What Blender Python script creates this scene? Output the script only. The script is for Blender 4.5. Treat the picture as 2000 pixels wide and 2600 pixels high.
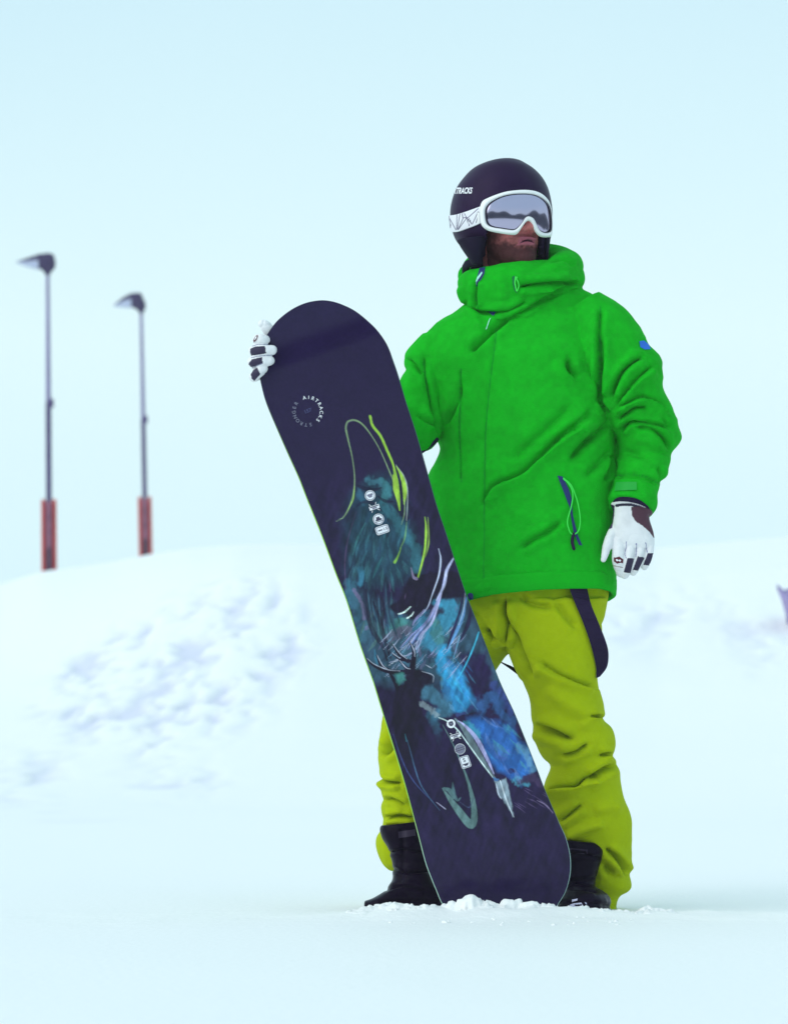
import bpy, bmesh, math, random
import numpy as np
from mathutils import Vector
from mathutils.bvhtree import BVHTree

random.seed(7)
rng = np.random.default_rng(7)
for o in list(bpy.data.objects):
    bpy.data.objects.remove(o)
sc = bpy.context.scene
COL = sc.collection

# ------------------------------------------------------------------ camera
D, CZ, S, HORIZON = 9.0, 0.45, 0.001, 1860.0     # metres to the rider, eye height, metres per photo pixel at the rider
cam = bpy.data.cameras.new('camera')
camo = bpy.data.objects.new('camera', cam)
COL.objects.link(camo)
camo.location = (0, -D, CZ)
camo.rotation_euler = (math.radians(90), 0, 0)
cam.sensor_fit = 'VERTICAL'
cam.sensor_height = 36.0
cam.lens = 36.0 * D / 2.6
cam.shift_y = (HORIZON - 1300) / 2600
cam.clip_start = 0.1
cam.clip_end = 3000
cam.dof.use_dof = True
cam.dof.focus_distance = 8.8
cam.dof.aperture_fstop = 6.5
sc.camera = camo

# ------------------------------------------------------------------ world, sun, exposure
SUN_EL, SUN_AZ = math.radians(30), math.radians(236)   # azimuth clockwise from +Y
w = bpy.data.worlds.new('World')
sc.world = w
w.use_nodes = True
nt = w.node_tree
bg = nt.nodes['Background']
sky = nt.nodes.new('ShaderNodeTexSky')
sky.sky_type = 'NISHITA'
sky.sun_disc = False
sky.sun_elevation = SUN_EL
sky.sun_rotation = SUN_AZ
sky.air_density = 1.0
sky.dust_density = 3.0
mixn = nt.nodes.new('ShaderNodeMix')                    # a closed cloud cover veils the sky
mixn.data_type = 'RGBA'
mixn.inputs[0].default_value = 0.93
tc = nt.nodes.new('ShaderNodeTexCoord')
nz = nt.nodes.new('ShaderNodeTexNoise')
nz.inputs['Scale'].default_value = 2.2
nz.inputs['Detail'].default_value = 3
ramp = nt.nodes.new('ShaderNodeValToRGB')
ramp.color_ramp.elements[0].position = 0.15
ramp.color_ramp.elements[0].color = (0.75, 0.965, 1.0, 1)
ramp.color_ramp.elements[1].position = 0.26
ramp.color_ramp.elements[1].color = (0.60, 0.85, 0.95, 1)
low = ramp.color_ramp.elements.new(0.085)               # a little dimmer in the murk along the skyline
low.color = (0.665, 0.90, 0.955, 1)
gain = nt.nodes.new('ShaderNodeVectorMath')
gain.operation = 'SCALE'
gain.inputs['Scale'].default_value = 10.0
nt.links.new(tc.outputs['Generated'], nz.inputs['Vector'])
sep = nt.nodes.new('ShaderNodeSeparateXYZ')
nt.links.new(tc.outputs['Generated'], sep.inputs[0])
add = nt.nodes.new('ShaderNodeMath')
add.operation = 'MULTIPLY_ADD'
add.inputs[1].default_value = 0.10
nt.links.new(nz.outputs['Fac'], add.inputs[0])
nt.links.new(sep.outputs['Z'], add.inputs[2])
nt.links.new(add.outputs[0], ramp.inputs['Fac'])
nt.links.new(ramp.outputs['Color'], gain.inputs[0])
nt.links.new(sky.outputs['Color'], mixn.inputs[6])
nt.links.new(gain.outputs['Vector'], mixn.inputs[7])
nt.links.new(mixn.outputs[2], bg.inputs['Color'])
bg.inputs['Strength'].default_value = 0.1

sun = bpy.data.lights.new('sun', 'SUN')
sun.energy = 1.6
sun.angle = math.radians(65)
sun.color = (1.0, 0.97, 0.92)
suno = bpy.data.objects.new('sun', sun)
COL.objects.link(suno)
sdir = Vector((math.sin(SUN_AZ) * math.cos(SUN_EL), math.cos(SUN_AZ) * math.cos(SUN_EL), math.sin(SUN_EL)))
suno.rotation_euler = sdir.to_track_quat('Z', 'Y').to_euler()
suno.location = (0, 0, 30)

sc.view_settings.view_transform = 'Standard'
sc.view_settings.look = 'None'
sc.view_settings.exposure = 0.07
sc.view_settings.gamma = 1.0
sc.view_settings.use_curve_mapping = False
sc.cycles.use_denoising = True
sc.cycles.volume_bounces = 3
sc.cycles.max_bounces = 8
sc.cycles.diffuse_bounces = 4

# ------------------------------------------------------------------ helpers
def P(px, py, y=0.0):
    k = (D + y) / D
    return np.array((S * (px - 1000) * k, y, CZ + S * (HORIZON - py) * k))

def to_px(v):
    k = D / (D + v[:, 1])
    return 1000 + v[:, 0] * k / S, HORIZON - (v[:, 2] - CZ) * k / S

def lin(c):
    c = np.asarray(c, float) / 255
    return np.where(c <= 0.04045, c / 12.92, ((c + 0.055) / 1.055) ** 2.4)

def z1(x, y): return (1100 + x / 4, 380 + y / 4)
def z2(x, y): return (580 + x / 3.111, 740 + y / 3.111)
def z3(x, y): return (780 + x / 3.36, 1200 + y / 3.36)
def z4(x, y): return (880 + x / 2.8, 1650 + y / 2.8)
def z5(x, y): return (1020 + x / 2.3333, 640 + y / 2.3333)
def z6(x, y): return (1480 + x / 7, 1200 + y / 7)
def z7(x, y): return (1180 + x / 2.4815, 1460 + y / 2.4815)
def z9(x, y): return (1400 + x / 4.55, 840 + y / 4.55)
def zg(x, y): return (600 + x / 9.925, 780 + y / 9.925)
def zl(x, y): return (x / 2.427, 600 + y / 2.427)
def zz(f, *pts): return [f(*p) for p in pts]

def _hash(ix, iy, iz, seed):
    h = (ix * 374761393 + iy * 668265263 + iz * 2147483647 + seed * 974634777) & 0xffffffff
    h = ((h ^ (h >> 13)) * 1274126177) & 0xffffffff
    h = ((h ^ (h >> 16)) * 2246822519) & 0xffffffff
    return ((h ^ (h >> 15)) & 0xffff) / 65535.0

def vnoise(p, seed=0):
    p = np.asarray(p, float)
    i = np.floor(p).astype(np.int64)
    f = p - i
    f = f * f * (3 - 2 * f)
    r = 0
    for dx in (0, 1):
        wx = f[:, 0] if dx else 1 - f[:, 0]
        for dy in (0, 1):
            wy = f[:, 1] if dy else 1 - f[:, 1]
            for dz in (0, 1):
                wz = f[:, 2] if dz else 1 - f[:, 2]
                r = r + wx * wy * wz * _hash(i[:, 0] + dx, i[:, 1] + dy, i[:, 2] + dz, seed)
    return r * 2 - 1

def fbm(p, seed=0, octaves=4):
    r, a = 0, 1.0
    for k in range(octaves):
        r = r + a * vnoise(np.asarray(p) * 2 ** k + 17.3 * k, seed + k)
        a *= 0.5
    return r / 1.9

def n2(x, y, scale, seed=0, octaves=3):
    return fbm(np.stack([x / scale, y / scale, np.zeros_like(x)], 1), seed, octaves)

def inpoly(x, y, poly):
    r = np.zeros(x.shape, bool)
    n = len(poly)
    for i in range(n):
        (x0, y0), (x1, y1) = poly[i], poly[(i + 1) % n]
        if y0 == y1:
            continue
        c = ((y0 > y) != (y1 > y)) & (x < (x1 - x0) * (y - y0) / (y1 - y0) + x0)
        r ^= c
    return r

def catmull(pts, sub):
    pts = np.asarray(pts, float)
    if len(pts) < 3 or sub < 2:
        return pts
    e = np.vstack([2 * pts[0] - pts[1], pts, 2 * pts[-1] - pts[-2]])
    out = []
    for i in range(1, len(e) - 2):
        for k in range(sub):
            t = k / sub
            p0, p1, p2, p3 = e[i - 1], e[i], e[i + 1], e[i + 2]
            out.append(0.5 * (2 * p1 + (p2 - p0) * t + (2 * p0 - 5 * p1 + 4 * p2 - p3) * t * t + (3 * p1 - p0 - 3 * p2 + p3) * t ** 3))
    out.append(pts[-1])
    return np.array(out)

def segdist(x, y, pts):
    """distance to a polyline, signed side, and place along it 0..1"""
    pts = np.asarray(pts, float)
    L = np.concatenate([[0], np.cumsum(np.hypot(*np.diff(pts, axis=0).T))])
    best = np.full(x.shape, 1e9)
    side = np.zeros(x.shape)
    tt = np.zeros(x.shape)
    for i in range(len(pts) - 1):
        ax, ay = pts[i]
        bx, by = pts[i + 1]
        dx, dy = bx - ax, by - ay
        l2 = dx * dx + dy * dy + 1e-9
        t = np.clip(((x - ax) * dx + (y - ay) * dy) / l2, 0, 1)
        qx, qy = x - (ax + t * dx), y - (ay + t * dy)
        d = np.hypot(qx, qy)
        m = d < best
        best = np.where(m, d, best)
        side = np.where(m, np.sign(dx * qy - dy * qx), side)
        tt = np.where(m, (L[i] + t * (L[i + 1] - L[i])) / L[-1], tt)
    return best, side, tt

class MB:
    """collects pieces of one mesh"""
    def __init__(self):
        self.v, self.f, self.m, self.n = [], [], [], 0
    def add(self, v, f, mat=0):
        v = np.asarray(v, float)
        self.v.append(v)
        self.f += [tuple(int(i) + self.n for i in q) for q in f]
        self.m += [mat] * len(f)
        self.n += len(v)
        return self
    def verts(self): return np.vstack(self.v)

def rings(R, closed_ends=True):
    """faces for a stack of rings R (k, n, 3)"""
    k, n, _ = R.shape
    v = R.reshape(-1, 3)
    f = []
    for i in range(k - 1):
        for j in range(n):
            a, b = i * n + j, i * n + (j + 1) % n
            f.append((a, b, b + n, a + n))
    if closed_ends:
        v = np.vstack([v, R[0].mean(0), R[-1].mean(0)])
        c0, c1 = k * n, k * n + 1
        for j in range(n):
            f.append((c0, (j + 1) % n, j))
            f.append((c1, (k - 1) * n + j, (k - 1) * n + (j + 1) % n))
    return v, f

def loft(st, n=44, sub=4, e=2.2):
    """stations (ax, ay, bx, by, depth, half_depth[, skew[, dz]]) -> closed solid"""
    st = [tuple(s) + (0,) * (8 - len(s)) for s in st]
    st = catmull(st, sub)
    R = []
    th = np.linspace(0, 2 * np.pi, n, endpoint=False)
    cc = np.sign(np.cos(th)) * np.abs(np.cos(th)) ** (2 / e)
    ss = np.sign(np.sin(th)) * np.abs(np.sin(th)) ** (2 / e)
    for ax, ay, bx, by, yc, hd, sk, dz in st:
        A, B = P(ax, ay, yc + sk), P(bx, by, yc - sk)
        c, u, v = (A + B) / 2, (B - A) / 2, np.array((0, hd, dz))
        R.append(c + cc[:, None] * u + ss[:, None] * v)
    return rings(np.array(R))

def tube(pts, rad, n=14, sub=3, round_ends=True, flat=None):
    """round tube through world points; flat = (axis vector, factor) squashes it"""
    q = np.hstack([np.asarray(pts, float), np.asarray(rad, float).reshape(-1, 1)])
    q = catmull(q, sub)
    p, r = q[:, :3], np.maximum(q[:, 3], 1e-4)
    t = np.gradient(p, axis=0)
    t /= np.linalg.norm(t, axis=1)[:, None] + 1e-12
    P_, R_, T_ = list(p), list(r), list(t)
    if round_ends:
        for k in (0.35, 0.7, 0.94):
            h = math.sin(math.acos(1 - k)) if k < 1 else 1
        pre = [(p[0] - t[0] * r[0] * s, r[0] * math.sqrt(max(1 - s * s, 0.0))) for s in (0.97, 0.8, 0.45)]
        post = [(p[-1] + t[-1] * r[-1] * s, r[-1] * math.sqrt(max(1 - s * s, 0.0))) for s in (0.45, 0.8, 0.97)]
        P_ = [a for a, _ in pre] + P_ + [a for a, _ in post]
        R_ = [b for _, b in pre] + R_ + [b for _, b in post]
        T_ = [t[0]] * 3 + T_ + [t[-1]] * 3
    ref = np.array((0, 1, 0.0)) if abs(T_[0][1]) < 0.9 else np.array((1, 0, 0.0))
    u = np.cross(T_[0], ref)
    u /= np.linalg.norm(u)
    th = np.linspace(0, 2 * np.pi, n, endpoint=False)
    R = []
    for c, rr, tt in zip(P_, R_, T_):
        u = u - tt * np.dot(u, tt)
        u /= np.linalg.norm(u) + 1e-12
        v = np.cross(tt, u)
        off = np.cos(th)[:, None] * u * rr + np.sin(th)[:, None] * v * rr
        if flat is not None:
            a = np.asarray(flat[0], float)
            a /= np.linalg.norm(a)
            off = off - np.outer(off @ a, a) * (1 - flat[1])
        R.append(c + off)
    return rings(np.array(R))

def ellipsoid(c, r, rot=None, n=20, m=12):
    th = np.linspace(0, np.pi, m + 1)
    ph = np.linspace(0, 2 * np.pi, n, endpoint=False)
    R = np.array([[(math.sin(a) * math.cos(b), math.sin(a) * math.sin(b), math.cos(a)) for b in ph] for a in np.clip(th, 0.02, np.pi - 0.02)])
    R = R * np.asarray(r)
    if rot is not None:
        R = R @ np.asarray(rot).T
    return rings(R + np.asarray(c))

def box(c, h, rot=None):
    v = np.array([(x, y, z) for x in (-1, 1) for y in (-1, 1) for z in (-1, 1)], float) * np.asarray(h)
    if rot is not None:
        v = v @ np.asarray(rot).T
    return v + np.asarray(c), [(0, 1, 3, 2), (4, 6, 7, 5), (0, 4, 5, 1), (2, 3, 7, 6), (0, 2, 6, 4), (1, 5, 7, 3)]

def link(name, v, f, mats, parent=None, smooth=True, midx=None, colors=None):
    me = bpy.data.meshes.new(name)
    me.from_pydata([tuple(map(float, q)) for q in v], [], [tuple(map(int, q)) for q in f])
    for m in (mats if isinstance(mats, (list, tuple)) else [mats]):
        me.materials.append(m)
    if midx is not None:
        me.polygons.foreach_set('material_index', np.asarray(midx, np.int32))
    me.polygons.foreach_set('use_smooth', np.full(len(me.polygons), smooth))
    if colors is not None:
        a = me.color_attributes.new('print', 'FLOAT_COLOR', 'POINT')
        a.data.foreach_set('color', np.hstack([colors, np.ones((len(colors), 1))]).astype(np.float32).ravel())
    me.validate()
    me.update()
    o = bpy.data.objects.new(name, me)
    COL.objects.link(o)
    if parent is not None:
        o.parent = parent
        o.matrix_parent_inverse = parent.matrix_basis.inverted()
    return o

def fixnormals(o):
    bm = bmesh.new()
    bm.from_mesh(o.data)
    bmesh.ops.recalc_face_normals(bm, faces=bm.faces)
    bm.to_mesh(o.data)
    bm.free()
    return o

def put(name, mb, mats, parent=None, smooth=True):
    return fixnormals(link(name, mb.verts(), mb.f, mats, parent, smooth, mb.m))

def empty(name, loc):
    o = bpy.data.objects.new(name, None)
    COL.objects.link(o)
    o.location = loc
    o.empty_display_size = 0.1
    bpy.context.view_layer.update()
    return o

def tag(o, label=None, cat=None, group=None, kind=None):
    for k, v in (('label', label), ('category', cat), ('group', group), ('kind', kind)):
        if v:
            o[k] = v
    return o

def vnormals(v, q):
    me = bpy.data.meshes.new('tmp')
    me.from_pydata(v.tolist(), [], q)
    me.update()
    n = np.empty(len(v) * 3, np.float32)
    me.vertex_normals.foreach_get('vector', n)
    bpy.data.meshes.remove(me)
    return n.reshape(-1, 3).astype(float)

def blend(mb, voxel, smooth=8):
    """one continuous surface out of overlapping solids"""
    me = bpy.data.meshes.new('tmp')
    me.from_pydata(mb.verts().tolist(), [], mb.f)
    bm = bmesh.new()
    bm.from_mesh(me)
    bmesh.ops.recalc_face_normals(bm, faces=bm.faces)
    bm.to_mesh(me)
    bm.free()
    o = bpy.data.objects.new('tmp', me)
    COL.objects.link(o)
    md = o.modifiers.new('r', 'REMESH')
    md.mode = 'VOXEL'
    md.voxel_size = voxel
    dg = bpy.context.evaluated_depsgraph_get()
    ev = o.evaluated_get(dg)
    m2 = ev.to_mesh()
    v = np.empty(len(m2.vertices) * 3, np.float32)
    m2.vertices.foreach_get('co', v)
    v = v.reshape(-1, 3).astype(float)
    e = np.empty(len(m2.edges) * 2, np.int32)
    m2.edges.foreach_get('vertices', e)
    e = e.reshape(-1, 2)
    q = [tuple(p.vertices) for p in m2.polygons]
    ev.to_mesh_clear()
    bpy.data.objects.remove(o)
    bpy.data.meshes.remove(me)
    v = relax(v, e, smooth)
    return v, q, e

def relax(v, e, it, mask=None):
    n = len(v)
    i, j = np.concatenate([e[:, 0], e[:, 1]]), np.concatenate([e[:, 1], e[:, 0]])
    deg = np.maximum(np.bincount(i, minlength=n), 1)
    for k in range(it):
        for lam in (0.55, -0.56):
            s = np.stack([np.bincount(i, weights=v[j, c], minlength=n) for c in range(3)], 1) / deg[:, None]
            d = (s - v) * lam
            v = v + (d if mask is None else d * mask[:, None])
    return v

def folds(v, q, lst, gain_=1.0):
    """cloth folds: (polyline in photo pixels, width px, amplitude m, kind)"""
    n = vnormals(v, q)
    x, y = to_px(v)
    front = np.clip((0.35 - n[:, 1]) / 0.5, 0, 1)
    disp = np.zeros(len(v))
    for pts, wd, amp, kind in lst:
        pts = catmull(pts, 4)
        lo, hi = pts.min(0) - 4 * wd, pts.max(0) + 4 * wd
        m = (x > lo[0]) & (x < hi[0]) & (y > lo[1]) & (y < hi[1]) & (front > 0)
        if not m.any():
            continue
        d, s, t = segdist(x[m], y[m], pts)
        L = np.hypot(*np.diff(pts, axis=0).T).sum()
        end = np.clip(np.minimum(t, 1 - t) * L / (1.4 * wd), 0, 1)
        taper = 0.1 + 0.9 * end * end * (3 - 2 * end)
        sd = d * s
        if kind == 'crease':      # groove with soft shoulders
            g = -np.exp(-(sd / (0.55 * wd)) ** 2) - 0.30 * np.exp(-(sd / (0.24 * wd)) ** 2) + 0.42 * np.exp(-((np.abs(sd) - 1.2 * wd) / wd) ** 2)
        elif kind == 'ridge':
            g = np.exp(-(sd / wd) ** 2)
        elif kind == 'seam':
            g = -np.exp(-(sd / wd) ** 2)
        else:                     # lap: cloth piled on the + side, sharp drop to the - side
            g = np.where(sd > 0, np.exp(-(sd / (1.6 * wd)) ** 2), 0) * 1.0 - np.where(sd <= 0, np.exp(-(sd / (0.7 * wd)) ** 2), np.exp(-(sd / (0.25 * wd)) ** 2)) * 0.75
        disp[m] += amp * gain_ * g * taper * front[m]
    return v + n * disp[:, None]

def bvh_of(o):
    return BVHTree.FromPolygons([v.co for v in o.data.vertices], [tuple(p.vertices) for p in o.data.polygons])

EYE = Vector((0, -D, CZ))
def drop(px, py, bvh, off=0.0015, fallback=None):
    """the point of a surface that the given line of sight meets, lifted off it"""
    d = (Vector(P(px, py, 0)) - EYE).normalized()
    h = bvh.ray_cast(EYE, d)
    if h[0] is None:
        h2 = bvh.find_nearest(Vector(P(px, py, fallback or 0)))
        return np.array(h2[0] + h2[1] * off)
    nn = h[1] if h[1].dot(d) < 0 else -h[1]
    return np.array(h[0] + nn * off)

def dense(poly, step):
    out = []
    for i in range(len(poly)):
        a, b = np.array(poly[i], float), np.array(poly[(i + 1) % len(poly)], float)
        k = max(1, int(np.hypot(*(b - a)) / step))
        out += [tuple(a + (b - a) * j / k) for j in range(k)]
    return out

def decal(name, polys, bvh, mat, parent, off=0.0015, step=6):
    """flat print or patch that follows a surface; polys in photo pixels"""
    bm = bmesh.new()
    for poly in polys:
        vs = [bm.verts.new((a, b, 0)) for a, b in dense(poly, step)]
        try:
            bm.faces.new(vs)
        except ValueError:
            pass
    bmesh.ops.triangulate(bm, faces=bm.faces)
    bm.verts.index_update()
    v = [drop(q.co.x, q.co.y, bvh, off) for q in bm.verts]
    f = [tuple(x.index for x in fa.verts) for fa in bm.faces]
    bm.free()
    return link(name, v, f, mat, parent, True)

def text_mesh(txt, size, shear=0.0, bold=0.0):
    c = bpy.data.curves.new('txt', 'FONT')
    c.body = txt
    c.size = size
    c.shear = shear
    c.offset = bold
    c.align_x = 'CENTER'
    c.align_y = 'CENTER'
    c.resolution_u = 3
    o = bpy.data.objects.new('txt', c)
    COL.objects.link(o)
    bpy.context.view_layer.update()
    me = bpy.data.meshes.new_from_object(o.evaluated_get(bpy.context.evaluated_depsgraph_get()))
    v = np.array([tuple(q.co) for q in me.vertices])
    f = [tuple(p.vertices) for p in me.polygons]
    bpy.data.objects.remove(o)
    return v, f

# ------------------------------------------------------------------ materials
def mat(name, rgb, rough=0.6, spec=0.3, metal=0.0, var=0.0, vscale=8.0, bump=0.0, bscale=60.0, attr=False, sheen=0.0, coat=0.0, var2=None):
    m = bpy.data.materials.new(name)
    m.use_nodes = True
    t = m.node_tree
    b = t.nodes['Principled BSDF']
    rgb = tuple(lin(rgb)) if max(rgb) > 1.0 else rgb
    b.inputs['Base Color'].default_value = (*rgb, 1)
    b.inputs['Roughness'].default_value = rough
    b.inputs['Specular IOR Level'].default_value = spec
    b.inputs['Metallic'].default_value = metal
    b.inputs['Sheen Weight'].default_value = sheen
    b.inputs['Coat Weight'].default_value = coat
    co = t.nodes.new('ShaderNodeTexCoord')
    src = None
    if attr:
        a = t.nodes.new('ShaderNodeAttribute')
        a.attribute_name = 'print'
        src = a.outputs['Color']
    if var:
        nn = t.nodes.new('ShaderNodeTexNoise')
        nn.inputs['Scale'].default_value = vscale
        nn.inputs['Detail'].default_value = 6
        nn.inputs['Roughness'].default_value = 0.65
        t.links.new(co.outputs['Object'], nn.inputs['Vector'])
        mr = t.nodes.new('ShaderNodeMapRange')
        mr.inputs['From Min'].default_value = 0.3
        mr.inputs['From Max'].default_value = 0.7
        mr.inputs['To Min'].default_value = 1 - var
        mr.inputs['To Max'].default_value = 1 + var
        t.links.new(nn.outputs['Fac'], mr.inputs['Value'])
        sm = t.nodes.new('ShaderNodeVectorMath')
        sm.operation = 'SCALE'
        if src is not None:
            t.links.new(src, sm.inputs[0])
        else:
            sm.inputs[0].default_value = rgb
        t.links.new(mr.outputs['Result'], sm.inputs['Scale'])
        src = sm.outputs['Vector']
    if src is not None:
        t.links.new(src, b.inputs['Base Color'])
    if bump:
        nb = t.nodes.new('ShaderNodeTexNoise')
        nb.inputs['Scale'].default_value = bscale
        nb.inputs['Detail'].default_value = 5
        t.links.new(co.outputs['Object'], nb.inputs['Vector'])
        bp = t.nodes.new('ShaderNodeBump')
        bp.inputs['Strength'].default_value = bump
        bp.inputs['Distance'].default_value = 0.01
        t.links.new(nb.outputs['Fac'], bp.inputs['Height'])
        t.links.new(bp.outputs['Normal'], b.inputs['Normal'])
    return m

M = {}
M['snow'] = mat('snow', (0.92, 0.92, 0.92), 0.7, 0.2, attr=True, bump=0.25, bscale=45)
M['clump'] = mat('clump_snow', (0.85, 0.85, 0.85), 0.7, 0.2, bump=0.2, bscale=120)
M['jacket'] = mat('green_shell_fabric', (0.006, 0.40, 0.013), 0.85, 0.06, var=0.06, vscale=60, bump=0.16, bscale=330)
M['jacket_print'] = mat('green_shell_cloth', (0.006, 0.40, 0.013), 0.85, 0.06, attr=True, var=0.07, vscale=260, bump=0.22, bscale=330)
M['jacket_dark'] = mat('green_lining', (0.006, 0.15, 0.05), 0.8, 0.2)
M['velcro'] = mat('teal_green_patch', (0.008, 0.36, 0.035), 0.6, 0.3)
M['cord'] = mat('bright_green_cord', (0.05, 0.75, 0.08), 0.5, 0.3)
M['navy'] = mat('navy_zip_tape', (0.012, 0.025, 0.14), 0.6, 0.3)
M['blue'] = mat('blue_logo', (0.01, 0.14, 0.62), 0.6, 0.3)
M['pale'] = mat('pale_edge', (0.35, 0.75, 0.65), 0.5, 0.3)
M['pants'] = mat('lime_fabric', (0.385, 0.475, 0.003), 0.85, 0.07, var=0.04, vscale=45, bump=0.20, bscale=240)
M['strap'] = mat('dark_webbing', (0.020, 0.011, 0.042), 0.7, 0.1, bump=0.15, bscale=300)
M['boot'] = mat('black_boot_leather', (0.006, 0.002, 0.012), 0.32, 0.05, var=0.3, vscale=14, bump=0.15, bscale=60)
M['sole'] = mat('boot_sole_rubber', (0.03, 0.018, 0.045), 0.6, 0.3)
M['helmet'] = mat('matte_dark_helmet', (0.021, 0.009, 0.038), 0.42, 0.08, var=0.10, vscale=25)
M['pad'] = mat('black_helmet_padding', (0.010, 0.006, 0.022), 0.8, 0.15)
M['white'] = mat('white_plastic', (0.86, 0.86, 0.86), 0.35, 0.4)
M['print_white'] = mat('white_print', (0.82, 0.83, 0.88), 0.5, 0.2)
M['print_grey'] = mat('grey_print', (0.20, 0.20, 0.28), 0.5, 0.2)
M['print_faint'] = mat('faint_print', (0.055, 0.060, 0.16), 0.5, 0.2)
M['print_dark'] = mat('dark_print', (0.06, 0.055, 0.10), 0.5, 0.2)
M['lens'] = mat('mirrored_lens', (0.47, 0.43, 0.58), 0.08, 0.5, metal=1.0)
M['gasket'] = mat('dark_gasket', (0.02, 0.015, 0.035), 0.6, 0.2)
M['strapprint'] = mat('printed_goggle_strap', (0.8, 0.8, 0.85), 0.7, 0.2, attr=True)
M['skin'] = mat('skin_and_beard', (0.3, 0.15, 0.15), 0.6, 0.15, attr=True, var=0.22, vscale=140, bump=0.4, bscale=320)
M['glove'] = mat('leather_glove', (0.8, 0.8, 0.8), 0.55, 0.3, attr=True, bump=0.08, bscale=120)
M['maroon'] = mat('maroon_logo', (0.10, 0.006, 0.020), 0.5, 0.3)
M['board'] = mat('snowboard_base_print', (0.03, 0.02, 0.1), 0.11, 0.22, attr=True, var=0.05, vscale=30)
M['topsheet'] = mat('snowboard_topsheet', (0.02, 0.02, 0.04), 0.4, 0.3)
M['edge'] = mat('snowboard_edge', (0.3, 0.6, 0.1), 0.4, 0.4, attr=True)
M['pole'] = mat('galvanised_pole', (0.075, 0.052, 0.155), 0.6, 0.15, var=0.15, vscale=3)
M['upper_pole'] = mat('zinc_pole', (0.20, 0.17, 0.34), 0.6, 0.15, var=0.15, vscale=3)
M['head'] = mat('lamp_housing', (0.040, 0.025, 0.085), 0.6, 0.12)
M['diffuser'] = mat('frosted_lamp_glass', (0.42, 0.46, 0.62), 0.3, 0.4)
M['redpad'] = mat('red_pole_padding', (0.50, 0.045, 0.045), 0.7, 0.12, var=0.12, vscale=6)
M['greypad_dark'] = mat('dark_pad_print', (0.10, 0.035, 0.07), 0.7, 0.12, var=0.3, vscale=5)
M['greypad'] = mat('grey_pad_print', (0.26, 0.09, 0.15), 0.7, 0.12, var=0.3, vscale=5)
M['wet_glint'] = mat('painted_wet_glint', (0.42, 0.42, 0.58), 0.4, 0.4)  # pale colour standing in for a wet highlight on the boot
M['rock'] = mat('bare_rock', (0.30, 0.25, 0.44), 0.9, 0.1, var=0.3, vscale=6, bump=0.5, bscale=9)
M['forest'] = mat('distant_forest', (0.03, 0.035, 0.05), 0.9, 0.1, var=0.5, vscale=0.2)

# ------------------------------------------------------------------ ground: one sheet of snow, flat by the rider, rising to a bank
def lerp_pts(x, pts):
    a = np.array(pts, float)
    return np.interp(x, a[:, 0], a[:, 1])

CREST = [(-800, 1560), (-200, 1515), (0, 1494), (107, 1463), (298, 1439), (381, 1424), (476, 1411), (625, 1404), (803, 1404), (1300, 1412), (1667, 1414), (1881, 1396), (2000, 1387), (2300, 1370), (3200, 1330)]
SHOULD = [(-800, 1800), (-200, 1700), (0, 1657), (200, 1595), (417, 1522), (595, 1470), (760, 1452), (1000, 1450), (1300, 1460), (1667, 1470), (1881, 1450), (2000, 1440), (2300, 1425), (3200, 1400)]
Y_TOE, Y_SH, Y_CR = 13.0, 27.0, 40.0

def smooth01(t):
    t = np.clip(t, 0, 1)
    return t * t * (3 - 2 * t)

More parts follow.
